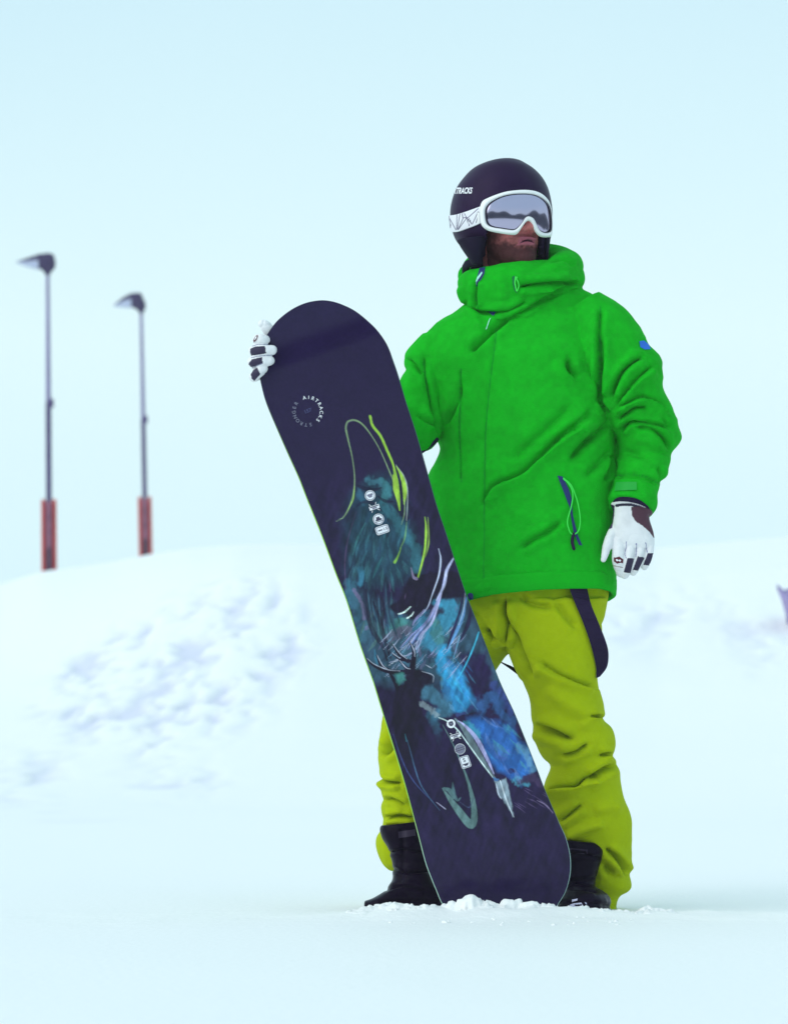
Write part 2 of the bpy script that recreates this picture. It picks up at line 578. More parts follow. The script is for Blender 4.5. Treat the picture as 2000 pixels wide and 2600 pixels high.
def ground_z(x, y):
    px = 1000 + x * D / (S * np.maximum(D + y, 4.0))
    def z_of(py, yy): return CZ + S * (HORIZON - py) * (D + yy) / D
    zs = z_of(lerp_pts(px, SHOULD), Y_SH)
    zc = z_of(lerp_pts(px, CREST), Y_CR)
    t1 = np.clip((y - Y_TOE) / (Y_SH - Y_TOE), 0, 1)
    t2 = np.clip((y - Y_SH) / (Y_CR - Y_SH), 0, 1)
    face = zs * t1 ** 1.4
    top = zs + (zc - zs) * np.sin(t2 * np.pi / 2)
    z = np.where(y < Y_SH, face, top)
    z = np.where(y > Y_CR, zc - 0.012 * np.minimum(y - Y_CR, 200), z)
    z = np.where(y < Y_TOE, 0, z)
    p = np.stack([x, y, np.zeros_like(x)], 1)
    # soft relief everywhere
    z = z + 0.05 * fbm(p * 0.25, 3, 3) * smooth01((y - 2) / 8) + 0.012 * fbm(p * 1.1, 9, 3)
    # tracked, lumpy patches on the bank
    py = HORIZON - (z - CZ) * D / (S * np.maximum(D + y, 1.0))
    def patch(cx, cy, rx, ry, a=0.0):
        c, s_ = math.cos(a), math.sin(a)
        dx, dy = px - cx, py - cy
        return np.exp(-((dx * c + dy * s_) / rx) ** 2 - ((dy * c - dx * s_) / ry) ** 2)
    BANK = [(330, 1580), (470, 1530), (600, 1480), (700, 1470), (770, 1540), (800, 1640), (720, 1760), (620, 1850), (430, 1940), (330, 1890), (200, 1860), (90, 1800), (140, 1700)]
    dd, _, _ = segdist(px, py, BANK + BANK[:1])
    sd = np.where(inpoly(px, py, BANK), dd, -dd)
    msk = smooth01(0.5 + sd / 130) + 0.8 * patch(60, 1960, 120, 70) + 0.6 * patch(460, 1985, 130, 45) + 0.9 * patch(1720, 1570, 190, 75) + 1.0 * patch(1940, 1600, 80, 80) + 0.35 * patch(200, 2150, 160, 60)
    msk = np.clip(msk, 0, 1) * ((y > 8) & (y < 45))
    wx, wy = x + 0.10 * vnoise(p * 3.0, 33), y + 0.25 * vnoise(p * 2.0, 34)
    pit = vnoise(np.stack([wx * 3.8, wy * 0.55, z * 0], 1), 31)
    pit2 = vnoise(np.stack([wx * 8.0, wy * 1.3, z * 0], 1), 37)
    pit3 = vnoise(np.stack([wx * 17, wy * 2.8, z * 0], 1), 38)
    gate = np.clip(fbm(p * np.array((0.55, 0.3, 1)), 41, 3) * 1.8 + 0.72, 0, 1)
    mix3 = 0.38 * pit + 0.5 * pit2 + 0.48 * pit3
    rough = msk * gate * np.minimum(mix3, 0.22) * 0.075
    dirt_shade = msk * gate * np.clip(-mix3 * 1.7 + 0.04, 0, 1)  # mask for the hollows: painted shade together with dirty, icy snow
    z = z + rough
    # churned lip just in front of the board and boots
    lip = np.exp(-((y + 0.40) / 0.13) ** 2) * lerp_pts(px, [(700, 0), (880, 0.012), (1000, 0.022), (1126, 0.022), (1250, 0.028), (1400, 0.020), (1480, 0.014), (1600, 0.014), (1800, 0.012), (2100, 0.006)])
    z = z + lip * (1 + 0.5 * vnoise(np.stack([x * 14, y * 14, z * 0], 1), 5)) + np.exp(-((y + 0.4) / 0.35) ** 2) * 0.004 * vnoise(np.stack([x * 40, y * 30, z * 0], 1), 6)
    return z, dirt_shade

def spaced(breaks):
    out = [breaks[0][0]]
    for (a, st), (b, _) in zip(breaks[:-1], breaks[1:]):
        k = max(1, int(round((b - a) / st)))
        out += list(a + (b - a) * np.arange(1, k + 1) / k)
    return np.array(out)

xs = spaced([(-290, 70), (-150, 20), (-40, 3), (-12, 0.4), (-7, 0.05), (7, 0.05), (7.001, 0.4), (12, 3), (40, 20), (150, 70), (290, 0)])
ys = spaced([(-240, 50), (-40, 6), (-10, 0.7), (-4, 0.08), (-0.9, 0.025), (0.2, 0.12), (2, 0.4), (10, 0.09), (29, 0.16), (42, 0.8), (60, 20), (200, 60), (440, 0)])
GX, GY = np.meshgrid(xs, ys)
gx, gy = GX.ravel(), GY.ravel()
gz, dirt_shade = ground_z(gx, gy)
nx, ny = len(xs), len(ys)
idx = np.arange(nx * ny).reshape(ny, nx)
gf = np.stack([idx[:-1, :-1], idx[:-1, 1:], idx[1:, 1:], idx[1:, :-1]], -1).reshape(-1, 4)
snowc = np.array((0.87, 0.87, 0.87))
icy_shade = np.array((0.58, 0.58, 0.76))  # lavender that puts the hollows' shade into the snow colour, along with ice
gcol = snowc + (icy_shade - snowc) * np.clip(dirt_shade * 0.85, 0, 0.7)[:, None]
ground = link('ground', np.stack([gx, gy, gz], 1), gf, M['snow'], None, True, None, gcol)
tag(ground, kind='structure')

def gz_at(x, y):
    return float(ground_z(np.array([x]), np.array([y]))[0][0])

# ridge with a dark wood far behind the camera (seen mirrored in the goggles)
hx = np.radians(np.linspace(62, 298, 190))
hv, hf = [], []
for i, a in enumerate(hx):
    h = 14 + 4 * math.sin(a * 4.0 + 1) + 2.5 * math.sin(a * 11) + 1.5 * random.random()
    for rad, zz_ in ((104, -.4), (112, h * 0.5), (122, h), (150, -.6)):
        hv.append((rad * math.sin(a), -6 + rad * math.cos(a), zz_))
for i in range(len(hx) - 1):
    for j in range(3):
        a = i * 4 + j
        hf.append((a, a + 4, a + 5, a + 1))
hills = link('hills', hv, hf, M['forest'], None, True)
tag(hills, kind='structure')

# ------------------------------------------------------------------ street lamps
def street_lamp(X, y, label, spec):
    """spec: pixel outlines of one lamp, turned into real sizes at its distance"""
    s = S * (D + y) / D
    base = P(X, spec['foot'], y)
    root = empty('street_lamp', tuple(base))
    tag(root, label, 'street lamp', 'street lamps on the snow bank')
    top, joint, foot, lean = spec['top'], spec['joint'], spec['foot'], spec['lean']
    def at(py): return P(X - lean * (foot - py) / (foot - top), py, y)
    put('pole', MB().add(*tube([at(foot + 25), at(joint)], [spec['w2'] / 2 * s, spec['w2'] / 2 * s * 0.95], 16, 1)), M['pole'], root)
    put('upper_pole', MB().add(*tube([at(joint + 4), at(top - 6)], [spec['w2'] * 0.42 * s, spec['w1'] / 2 * s], 14, 1)), M['upper_pole'], root)
    jb = at(joint) + np.array((spec['w2'] * 0.55 * s, -0.01, 0))
    put('junction_box', MB().add(*box(jb, (0.028, 0.04, 0.06))), M['pole'], root, False)
    hx_, hy_ = spec['head']
    c = at(top)
    def hp(dx, dz): return c + np.array((dx * s, 0, -dz * s))
    hd = 0.10
    # housing: a wedge that narrows to the left
    R = []
    for dx, zt, zb, k in spec['prof']:
        th = np.linspace(0, 2 * np.pi, 20, endpoint=False)
        zc_, hz = (zt + zb) / 2, (zb - zt) / 2
        ring = []
        for a in th:
            zz2 = math.sin(a)
            ring.append(hp(dx, zc_ - hz * math.copysign(abs(zz2) ** 0.8, zz2)) + np.array((0, k * hd * math.copysign(abs(math.cos(a)) ** 0.7, math.cos(a)), 0)))
        R.append(ring)
    housing = put('housing', MB().add(*rings(np.array(R))), M['head'], root)
    d = spec['prof']
    g = MB()
    gl = []
    for dx, zt, zb, k in d[:3]:
        for yy in (-1, 1):
            gl.append(hp(dx - 0.5, zb + 1.4) + np.array((0, yy * k * hd * 0.85, 0)))
    for dx, zt, zb, k in d[:3]:
        for yy in (-1, 1):
            gl.append(hp(dx - 0.5, zb - (zb - zt) * 0.55) + np.array((0, yy * k * hd * 1.06, 0)))
    g.add(gl, [(0, 1, 3, 2), (2, 3, 5, 4), (6, 8, 9, 7), (8, 10, 11, 9), (0, 2, 8, 6), (2, 4, 10, 8), (1, 7, 9, 3), (3, 9, 11, 5), (0, 6, 7, 1), (4, 5, 11, 10)])
    put('diffuser', g, M['diffuser'], housing, False)
    put('socket', MB().add(*tube([hp(-1.5, -18), hp(-0.5, -4), hp(0, 3)], [0.085, 0.08, 0.045], 14, 2)), M['head'], root)
    # crash padding round the foot: two red side pads, a grey printed face between them
    pw = spec['padw'] / 2 * s
    t0, t1 = spec['padtop'], foot + 14
    for sg in (-1, 1):
        q = []
        for py in (t0, (t0 + t1) / 2, t1):
            cc = at(py)
            q.append(cc + np.array((sg * pw * 0.80, -0.02, 0)))
        put('pad', MB().add(*tube(q, [pw * 0.36] * 3, 12, 3, True, ((1, 0, 0), 0.85))), M['redpad'], root)
    back = MB()
    back.add(*box(at((t0 + t1) / 2) + np.array((0, 0.06, 0)), (pw * 0.9, 0.02, (t1 - t0) / 2 * s * 0.97)))
    put('pad_back', back, M['redpad'], root, False)
    nseg = 5
    for k in range(nseg):
        a0, a1 = t0 + (t1 - t0) * k / nseg + 1, t0 + (t1 - t0) * (k + 1) / nseg - 1
        cc = at((a0 + a1) / 2)
        put('pad_face', MB().add(*box(cc + np.array((0, -0.075, 0)), (pw * 0.42, 0.012, (a1 - a0) / 2 * s))), M['greypad_dark' if k > 2 else 'greypad'], root, False)
    return root

lamp_a = dict(foot=1459, top=690, joint=1024, lean=4, w1=9, w2=15.5, head=(0, 0), padw=35, padtop=1273,
              prof=[(-79, -26, -24, 0.15), (-52, -35, -14, 0.5), (-22, -45, -7, 0.9), (4, -48, 0, 1.0), (15, -44, -4, 0.9), (19, -30, -14, 0.6)])
street_lamp(126, 43.0, 'taller grey street lamp with red padded foot, nearest the left edge of the photo', lamp_a)
lamp_b = dict(foot=1426, top=788, joint=1065, lean=12, w1=8, w2=13, head=(0, 0), padw=31, padtop=1266,
              prof=[(-69, -14, -11, 0.2), (-45, -34, -9, 0.6), (-24, -44, -8, 0.9), (-4, -45, 2, 1.0), (3, -40, 6, 0.9), (5, -25, 2, 0.6)])
street_lamp(371, 52.0, 'shorter street lamp with red padded foot, standing nearer the snowboard', lamp_b)

# ------------------------------------------------------------------ bare rock at the right edge of the bank
ry = np.linspace(14, 27, 300)
rz_ = ground_z(np.array([P(2010, 1560, q)[0] for q in ry]), ry)[0]
rpy = HORIZON - (rz_ - CZ) * D / (S * (D + ry))
rd = float(ry[np.argmin(np.abs(rpy - 1590))])
rc = P(2012, 1545, rd)
rp = dense([(1974, 1484), (1992, 1498), (2032, 1478), (2082, 1500), (2092, 1600), (2045, 1650), (2006, 1606), (1987, 1548)], 12)
RK = []
for q_, dy in ((0.55, -.34), (0.88, -.24), (1.0, -.05), (1.0, .2), (0.8, .5)):
    RK.append([P(2034 + (a - 2034) * q_, 1560 + (b - 1560) * q_, rd + dy) for a, b in rp])
rv, rf = rings(np.array(RK))
rv = rv + 0.035 * np.stack([vnoise(rv * 5, 71), vnoise(rv * 5, 72), vnoise(rv * 5, 73)], 1)
rock = link('rock', rv, rf, M['rock'], None, False)
tag(rock, 'dark bare rock showing through the snow bank at the right edge', 'rock')

# ------------------------------------------------------------------ the rider
person = empty('person', (0.30, 0.0, 0.0))
tag(person, 'snowboarder standing in green jacket, lime trousers, dark helmet and white goggles', 'person')

# --- head frame
YAW, PITCH = math.radians(33), math.radians(7)
HO = P(1278, 572, 0.0)
fwd = np.array((math.sin(YAW) * math.cos(PITCH), -math.cos(YAW) * math.cos(PITCH), math.sin(PITCH)))
rgt = np.array((math.cos(YAW), math.sin(YAW), 0.0))
upv = np.cross(fwd, rgt)
HR = np.stack([rgt, fwd, upv], 1)
def H(x, y, z): return HO + HR @ np.array((x, y, z), float)
def hell(mb, c, r): mb.add(*ellipsoid(H(*c), r, HR, 24, 16))

body = MB()
hell(body, (0, -0.005, 0.035), (0.077, 0.097, 0.105))
hell(body, (0, 0.030, -0.050), (0.066, 0.070, 0.070))
hell(body, (0, 0.050, -0.088), (0.050, 0.048, 0.040))
hell(body, (0, 0.078, -0.104), (0.030, 0.028, 0.024))
hell(body, (0, 0.062, -0.060), (0.044, 0.040, 0.040))
for sx in (-1, 1):
    hell(body, (sx * 0.040, 0.060, -0.020), (0.030, 0.032, 0.030))
    hell(body, (sx * 0.013, 0.104, -0.036), (0.010, 0.012, 0.009))
    hell(body, (sx * 0.080, -0.010, -0.012), (0.009, 0.018, 0.032))
    hell(body, (sx * 0.032, 0.074, 0.020), (0.016, 0.014, 0.012))
hell(body, (0, 0.080, 0.042), (0.050, 0.014, 0.012))
body.add(*tube([H(0, 0.088, 0.030), H(0, 0.100, 0.0), H(0, 0.118, -0.028)], [0.011, 0.012, 0.0145]))
hell(body, (0, 0.097, -0.0590), (0.029, 0.012, 0.0055))
hell(body, (0, 0.096, -0.0715), (0.026, 0.0115, 0.0065))
body.add(*tube([H(0, -0.01, -0.03), H(0, -0.02, -0.13), P(1300, 800, 0.04)], [0.058, 0.060, 0.075]))
# trunk, arms and legs inside the clothes
body.add(*loft([(1215, 780, 1450, 780, .03, .07), (1150, 850, 1500, 850, .03, .10), (1160, 1000, 1480, 1000, .03, .11), (1180, 1200, 1480, 1200, .02, .10), (1190, 1400, 1500, 1400, .02, .11), (1200, 1520, 1500, 1520, .02, .11), (1230, 1590, 1480, 1590, .02, .09)], 28, 2))
body.add(*tube([P(1150, 880, .05), P(1075, 1010, .01), P(1035, 1066, -.035), P(880, 1012, -.165), P(740, 930, -.30)], [.05, .036, .028, .028, .028], 14, 3))
body.add(*tube([P(1490, 850, -.02), P(1600, 1010, -.03), P(1640, 1100, -.03), P(1620, 1200, -.08), P(1602, 1290, -.13)], [.06, .055, .05, .045, .030], 14, 3))
body.add(*tube([P(1250, 1560, .05), P(1120, 1730, .06), P(1060, 1900, .07), P(1040, 2100, .06), P(1050, 2270, .02)], [.07, .06, .055, .04, .035], 14, 3))
body.add(*tube([P(1410, 1560, 0), P(1430, 1740, -.02), P(1460, 1900, -.02), P(1465, 2100, -.02), P(1455, 2270, -.05)], [.08, .075, .065, .045, .035], 14, 3))
bv, bq, be = blend(body, 0.003, 2)
loc = (bv - HO) @ HR
# mouth line, frown and nostrils cut into the face
fx, fy, fz = loc.T
face = (fy > 0.03) & (fz > -0.15) & (fz < 0.06)
mz = -0.0640 - 0.0075 * (np.abs(fx) / 0.024) ** 2
cut = np.where(face & (np.abs(fx) < 0.034) & (fy > 0.065), np.exp(-((fz - mz) / 0.0028) ** 2) * np.clip(1.3 - np.abs(fx) / 0.030, 0, 1), 0)
nl = np.where(face, np.exp(-(((np.abs(fx) - 0.026 - 0.35 * np.clip(-0.035 - fz, 0, .04)) / 0.005) ** 2)) * np.exp(-((fz + 0.05) / 0.018) ** 2), 0)
nos = np.where(face & (fz < -0.036), np.exp(-(((np.abs(fx) - 0.009) / 0.004) ** 2)) * np.exp(-((fz + 0.043) / 0.004) ** 2), 0)
bv = bv - np.outer(cut * 0.0055 + nl * 0.003 + nos * 0.003, HR[:, 1])
skin = lin((205, 118, 118))
beard = lin((60, 31, 36))
lipc = lin((168, 92, 108))
bz = -0.064 + 0.42 * np.clip(np.abs(fx) - 0.022, 0, 0.05)
bd = smooth01((bz - fz + 0.008 * vnoise(loc * 190, 3) + 0.008) / 0.030) * 0.95
bd = np.maximum(bd, np.clip((np.abs(fx) - 0.048) / 0.015, 0, 1) * np.clip((-0.005 - fz) / 0.04, 0, 1) * 0.85)
must = np.exp(-((fz + 0.051) / 0.007) ** 2) * (np.abs(fx) < 0.034) * 0.62
bd = np.maximum(bd, must)
goat = np.exp(-((np.abs(fx) - 0.034) / 0.009) ** 2) * np.exp(-((fz + 0.068) / 0.02) ** 2) * 0.6
bd = np.maximum(bd, goat)
lipm = (np.abs(fx) < 0.026) & (fy > 0.08) & (np.abs(fz + 0.0655) < 0.0115)
bd = np.where(lipm, bd * 0.25, bd)
bcol = skin + (beard - skin) * bd[:, None]
bcol = np.where(lipm[:, None], lipc, bcol)
bcol = np.where((cut > 0.5)[:, None], lin((60, 32, 48)), bcol)
bcol = np.where((fy < 0.0)[:, None] & (fz < -0.02)[:, None], skin, bcol)
body_o = link('body', bv, bq, M['skin'], person, True, None, bcol)

# --- trousers
tr = MB()
tr.add(*loft([(1190, 1440, 1535, 1435, .01, .135), (1192, 1500, 1540, 1495, .01, .14), (1195, 1540, 1539, 1525, .01, .14), (1205, 1590, 1528, 1575, .01, .135), (1225, 1640, 1500, 1630, .01, .11)]))
tr.add(*loft([(1240, 1530, 1538, 1520, -.02, .12), (1262, 1580, 1522, 1558, -.02, .125), (1284, 1630, 1527, 1610, -.02, .125), (1311, 1694, 1518, 1680, -.02, .12), (1328, 1730, 1515, 1724, -.02, .115), (1344, 1776, 1522, 1760, -.02, .11), (1350, 1823, 1531, 1793, -.02, .108), (1352, 1840, 1525, 1828, -.02, .106), (1357, 1871, 1552, 1850, -.02, .106), (1370, 1905, 1562, 1889, -.02, .105), (1382, 1925, 1556, 1919, -.01, .105), (1398, 1946, 1567, 1942, -.01, .105), (1384, 1990, 1577, 1995, 0, .105), (1380, 2030, 1584, 2028, 0, .108), (1384, 2080, 1601, 2077, .01, .11), (1395, 2130, 1603, 2130, .02, .105), (1420, 2185, 1601, 2185, .04, .095), (1450, 2225, 1595, 2225, .05, .085), (1465, 2252, 1599, 2254, .055, .075), (1490, 2282, 1568, 2277, .055, .06), (1515, 2322, 1560, 2322, .055, .05)]))
tr.add(*loft([(1200, 1540, 1350, 1570, .04, .12), (1120, 1605, 1296, 1646, .05, .12), (1045, 1690, 1258, 1697, .06, .115), (992, 1760, 1215, 1765, .07, .11), (973, 1822, 1182, 1830, .07, .105), (969, 1871, 1165, 1880, .07, .105), (962, 1921, 1150, 1930, .07, .105), (966, 1971, 1140, 1978, .07, .105), (969, 2007, 1132, 2012, .07, .105), (974, 2029, 1128, 2034, .07, .10), (968, 2054, 1122, 2058, .08, .10), (976, 2093, 1115, 2095, .09, .10), (959, 2130, 1110, 2130, .11, .09), (961, 2160, 1105, 2160, .11, .085), (975, 2192, 1095, 2192, .11, .075), (990, 2208, 1080, 2206, .11, .06)]))
tv, tq, te = blend(tr, 0.0036, 5)
pf = [
    (zz(z7, (250, 150), (262, 300), (265, 430)), 12, .016, 'crease'),
    (zz(z7, (215, 200), (300, 330), (380, 520), (430, 660)), 16, .008, 'crease'),
    (zz(z7, (460, 550), (560, 620), (700, 680), (820, 720)), 14, .010, 'lap'),
    (zz(z7, (500, 700), (620, 790), (760, 870), (850, 900)), 20, .008, 'ridge'),
    (zz(z7, (430, 945), (540, 985), (690, 1040)), 16, .014, 'crease'),
    (zz(z7, (600, 1130), (690, 1115), (780, 1060)), 12, .011, 'crease'),
    (zz(z7, (700, 960), (800, 930), (880, 930)), 14, .006, 'ridge'),
    (zz(z7, (505, 1370), (600, 1350), (700, 1340), (760, 1295), (850, 1280)), 11, .017, 'lap'),
    (zz(z7, (780, 1290), (870, 1230), (960, 1190)), 14, .012, 'crease'),
    (zz(z7, (590, 1560), (680, 1490), (740, 1440)), 12, .007, 'crease'),
    (zz(z7, (640, 1650), (760, 1595), (880, 1560)), 12, .010, 'ridge'),
    (zz(z7, (880, 1720), (960, 1790), (1020, 1890)), 11, .013, 'crease'),
    (zz(z7, (860, 1820), (900, 1860), (930, 1900)), 14, .010, 'crease'),
    (zz(z7, (800, 1500), (900, 1460), (1010, 1480)), 16, .006, 'ridge'),
    (zz(z7, (560, 160), (640, 260), (720, 340)), 18, .006, 'crease'),
    (zz(z7, (330, 120), (420, 180), (560, 200)), 16, .006, 'crease'),
    (zz(z7, (130, 330), (190, 380), (240, 400)), 12, .012, 'crease'),
    (zz(z7, (860, 915), (820, 890), (760, 880)), 10, .009, 'crease'),
    (zz(z7, (935, 1140), (890, 1130), (840, 1140)), 10, .009, 'crease'),
    (zz(z4, (235, 905), (300, 940), (390, 945)), 9, .016, 'crease'),
    (zz(z4, (250, 760), (310, 720), (360, 640)), 12, .009, 'crease'),
    (zz(z4, (275, 1195), (380, 1180), (480, 1195)), 9, .013, 'crease'),
    (zz(z4, (265, 1070), (330, 1060), (430, 1110)), 10, .008, 'crease'),
    (zz(z4, (300, 560), (290, 640), (270, 700)), 12, .006, 'ridge'),
]
tv = folds(tv, tq, pf, 2.0)
wr = 1 - np.abs(fbm(tv * np.array((13, 13, 20)) + 0.4 * fbm(tv * 7, 3, 2)[:, None], 97, 2)) * 2.2
wm = np.clip(0.4 + 1.3 * fbm(tv * 4.5, 93, 2), 0, 1)
tv = tv + vnormals(tv, tq) * (0.0045 * np.clip(wr, -0.2, 1) * wm + 0.0045 * fbm(tv * np.array((9, 9, 6)), 51, 3))[:, None]
tv = relax(tv, te, 1)
trousers = link('trousers', tv, tq, M['pants'], person)
tb = bvh_of(trousers)

# --- boots
def boot(sh, foot, extra=()):
    mb = MB()
    mb.add(*loft(sh, 32, 3, 2.6))
    for f_ in foot:
        mb.add(*f_)
    v, q, e = blend(mb, 0.0035, 3)
    return v, q, e
rv_, rq_, re_ = boot([(966, 2096, 1072, 2084, .02, .065), (964, 2108, 1078, 2100, .02, .07), (970, 2128, 1084, 2125, .02, .072), (987, 2158, 1088, 2158, .02, .07), (995, 2190, 1094, 2190, .02, .068), (997, 2218, 1100, 2218, .01, .07), (992, 2244, 1110, 2244, .0, .072), (970, 2270, 1125, 2268, .0, .07), (950, 2290, 1132, 2296, .0, .068), (945, 2320, 1134, 2320, .0, .066)],
                     [loft([(1130, 2240, 1130, 2320, .0, .05), (1060, 2225, 1060, 2320, -.005, .06), (1000, 2248, 1000, 2320, -.02, .06), (968, 2268, 968, 2318, -.03, .055), (945, 2281, 945, 2316, -.035, .045), (925, 2288, 925, 2312, -.04, .03)], 28, 3, 2.4)])
lv_, lq_, le_ = boot([(1395, 2128, 1518, 2140, -.03, .075), (1393, 2142, 1530, 2152, -.03, .08), (1395, 2165, 1531, 2170, -.03, .08), (1398, 2200, 1519, 2205, -.03, .078), (1400, 2235, 1510, 2240, -.035, .078), (1398, 2260, 1512, 2266, -.045, .085), (1392, 2285, 1535, 2288, -.06, .11), (1388, 2322, 1556, 2322, -.07, .12)],
                     [ellipsoid(P(1474, 2290, -.13), (.075, .14, .042)), ellipsoid(P(1474, 2318, -.12), (.08, .15, .03))])
boot_folds = [([(985, 2165), (1030, 2158), (1080, 2165)], 7, .006, 'crease'), ([(992, 2205), (1040, 2215), (1090, 2210)], 7, .006, 'crease'), ([(975, 2262), (1020, 2250), (1080, 2262)], 7, .007, 'crease'), ([(960, 2290), (1040, 2286), (1120, 2290)], 4, .006, 'seam'), ([(1020, 2100), (1024, 2180), (1015, 2250)], 6, .005, 'seam'),
              ([(1405, 2175), (1460, 2168), (1528, 2178)], 6, .006, 'crease'), ([(1404, 2225), (1450, 2235), (1512, 2228)], 7, .006, 'crease'), ([(1405, 2262), (1455, 2254), (1515, 2266)], 7, .008, 'crease'), ([(1400, 2298), (1470, 2290), (1545, 2300)], 4, .006, 'seam'), ([(1450, 2140), (1452, 2200), (1455, 2250)], 6, .005, 'seam')]
for v_, q_ in ((rv_, rq_), (lv_, lq_)):
    v_ = folds(v_, q_, boot_folds)
    v_ = v_ + vnormals(v_, q_) * (0.0015 * fbm(v_ * 30, 61, 2))[:, None]
    o = link('boot', v_, q_, M['boot'], person)
    bb = bvh_of(o)
    if v_[:, 0].mean() < 0.2:
        decal('buckle', [[(1010, 2112), (1052, 2106), (1054, 2122), (1012, 2128)]], bb, M['sole'], o, .003)
    else:
        decal('buckle', [[(1425, 2152), (1490, 2158), (1492, 2172), (1427, 2166)]], bb, M['sole'], o, .003)
        decal('toe_glint', [[(1440, 2303), (1450, 2297), (1475, 2294), (1480, 2300), (1470, 2307), (1448, 2307)], [(1453, 2285), (1466, 2283), (1465, 2287), (1452, 2289)], [(1483, 2289), (1488, 2291), (1488, 2298), (1484, 2296)]], bb, M['wet_glint'], o, .003)  # wet reflections on the toe, painted as pale patches

# --- jacket
jk = MB()
jk.add(*loft([(1109, 1538, 1562, 1500, .0, .163, .02, -.022), (1106, 1520, 1563, 1480, .0, .165, .02, -.02), (1092, 1450, 1562, 1430, .0, .162, .03, -.01), (1084, 1360, 1562, 1360, .0, .16, .03), (1080, 1290, 1563, 1290, .0, .16, .03), (1087, 1214, 1563, 1214, .0, .155, .04), (1106, 1176, 1562, 1176, .0, .15, .04), (1121, 1141, 1560, 1141, .0, .15, .04), (1111, 1108, 1556, 1108, .0, .15, .04), (1091, 1040, 1540, 1040, .0, .15, .045), (1076, 957, 1520, 957, .0, .15, .045), (1070, 905, 1520, 905, .0, .145, .04), (1074, 862, 1535, 862, .01, .135, .035), (1108, 826, 1553, 822, .01, .125, .03), (1150, 797, 1545, 785, .02, .11, .02), (1183, 775, 1510, 752, .02, .10, .01), (1215, 745, 1460, 728, .02, .08)], 56, 4, 2.3))
jk.add(*loft([(1075, 850, 1180, 900, .05, .085), (1040, 888, 1165, 930, .05, .09), (1030, 912, 1155, 950, .05, .09), (1036, 938, 1148, 970, .04, .085), (1020, 962, 1140, 1000, .03, .085), (1000, 1000, 1130, 1060, .02, .08), (985, 1010, 1112, 1116, -.02, .08), (960, 1000, 1065, 1144, -.09, .075), (900, 962, 940, 1100, -.18, .068), (820, 925, 845, 1040, -.25, .06), (762, 895, 778, 985, -.29, .05)], 40, 4))
jk.add(*loft([(1425, 800, 1520, 742, -.02, .09), (1438, 870, 1560, 768, -.02, .115), (1448, 915, 1592, 794, -.025, .12), (1460, 955, 1622, 834, -.03, .12), (1480, 990, 1643, 876, -.035, .118), (1502, 1022, 1677, 918, -.04, .115), (1520, 1050, 1680, 984, -.045, .11), (1542, 1088, 1707, 1038, -.045, .105), (1557, 1106, 1722, 1090, -.045, .1), (1564, 1122, 1727, 1117, -.045, .095), (1566, 1160, 1703, 1150, -.045, .088), (1570, 1186, 1700, 1172, -.075, .082), (1564, 1206, 1690, 1202, -.09, .075), (1556, 1238, 1669, 1249, -.115, .068, 0, -.012), (1547, 1262, 1667, 1284, -.13, .066, 0, -.02), (1548, 1276, 1655, 1302, -.135, .064, 0, -.024)], 44, 4))
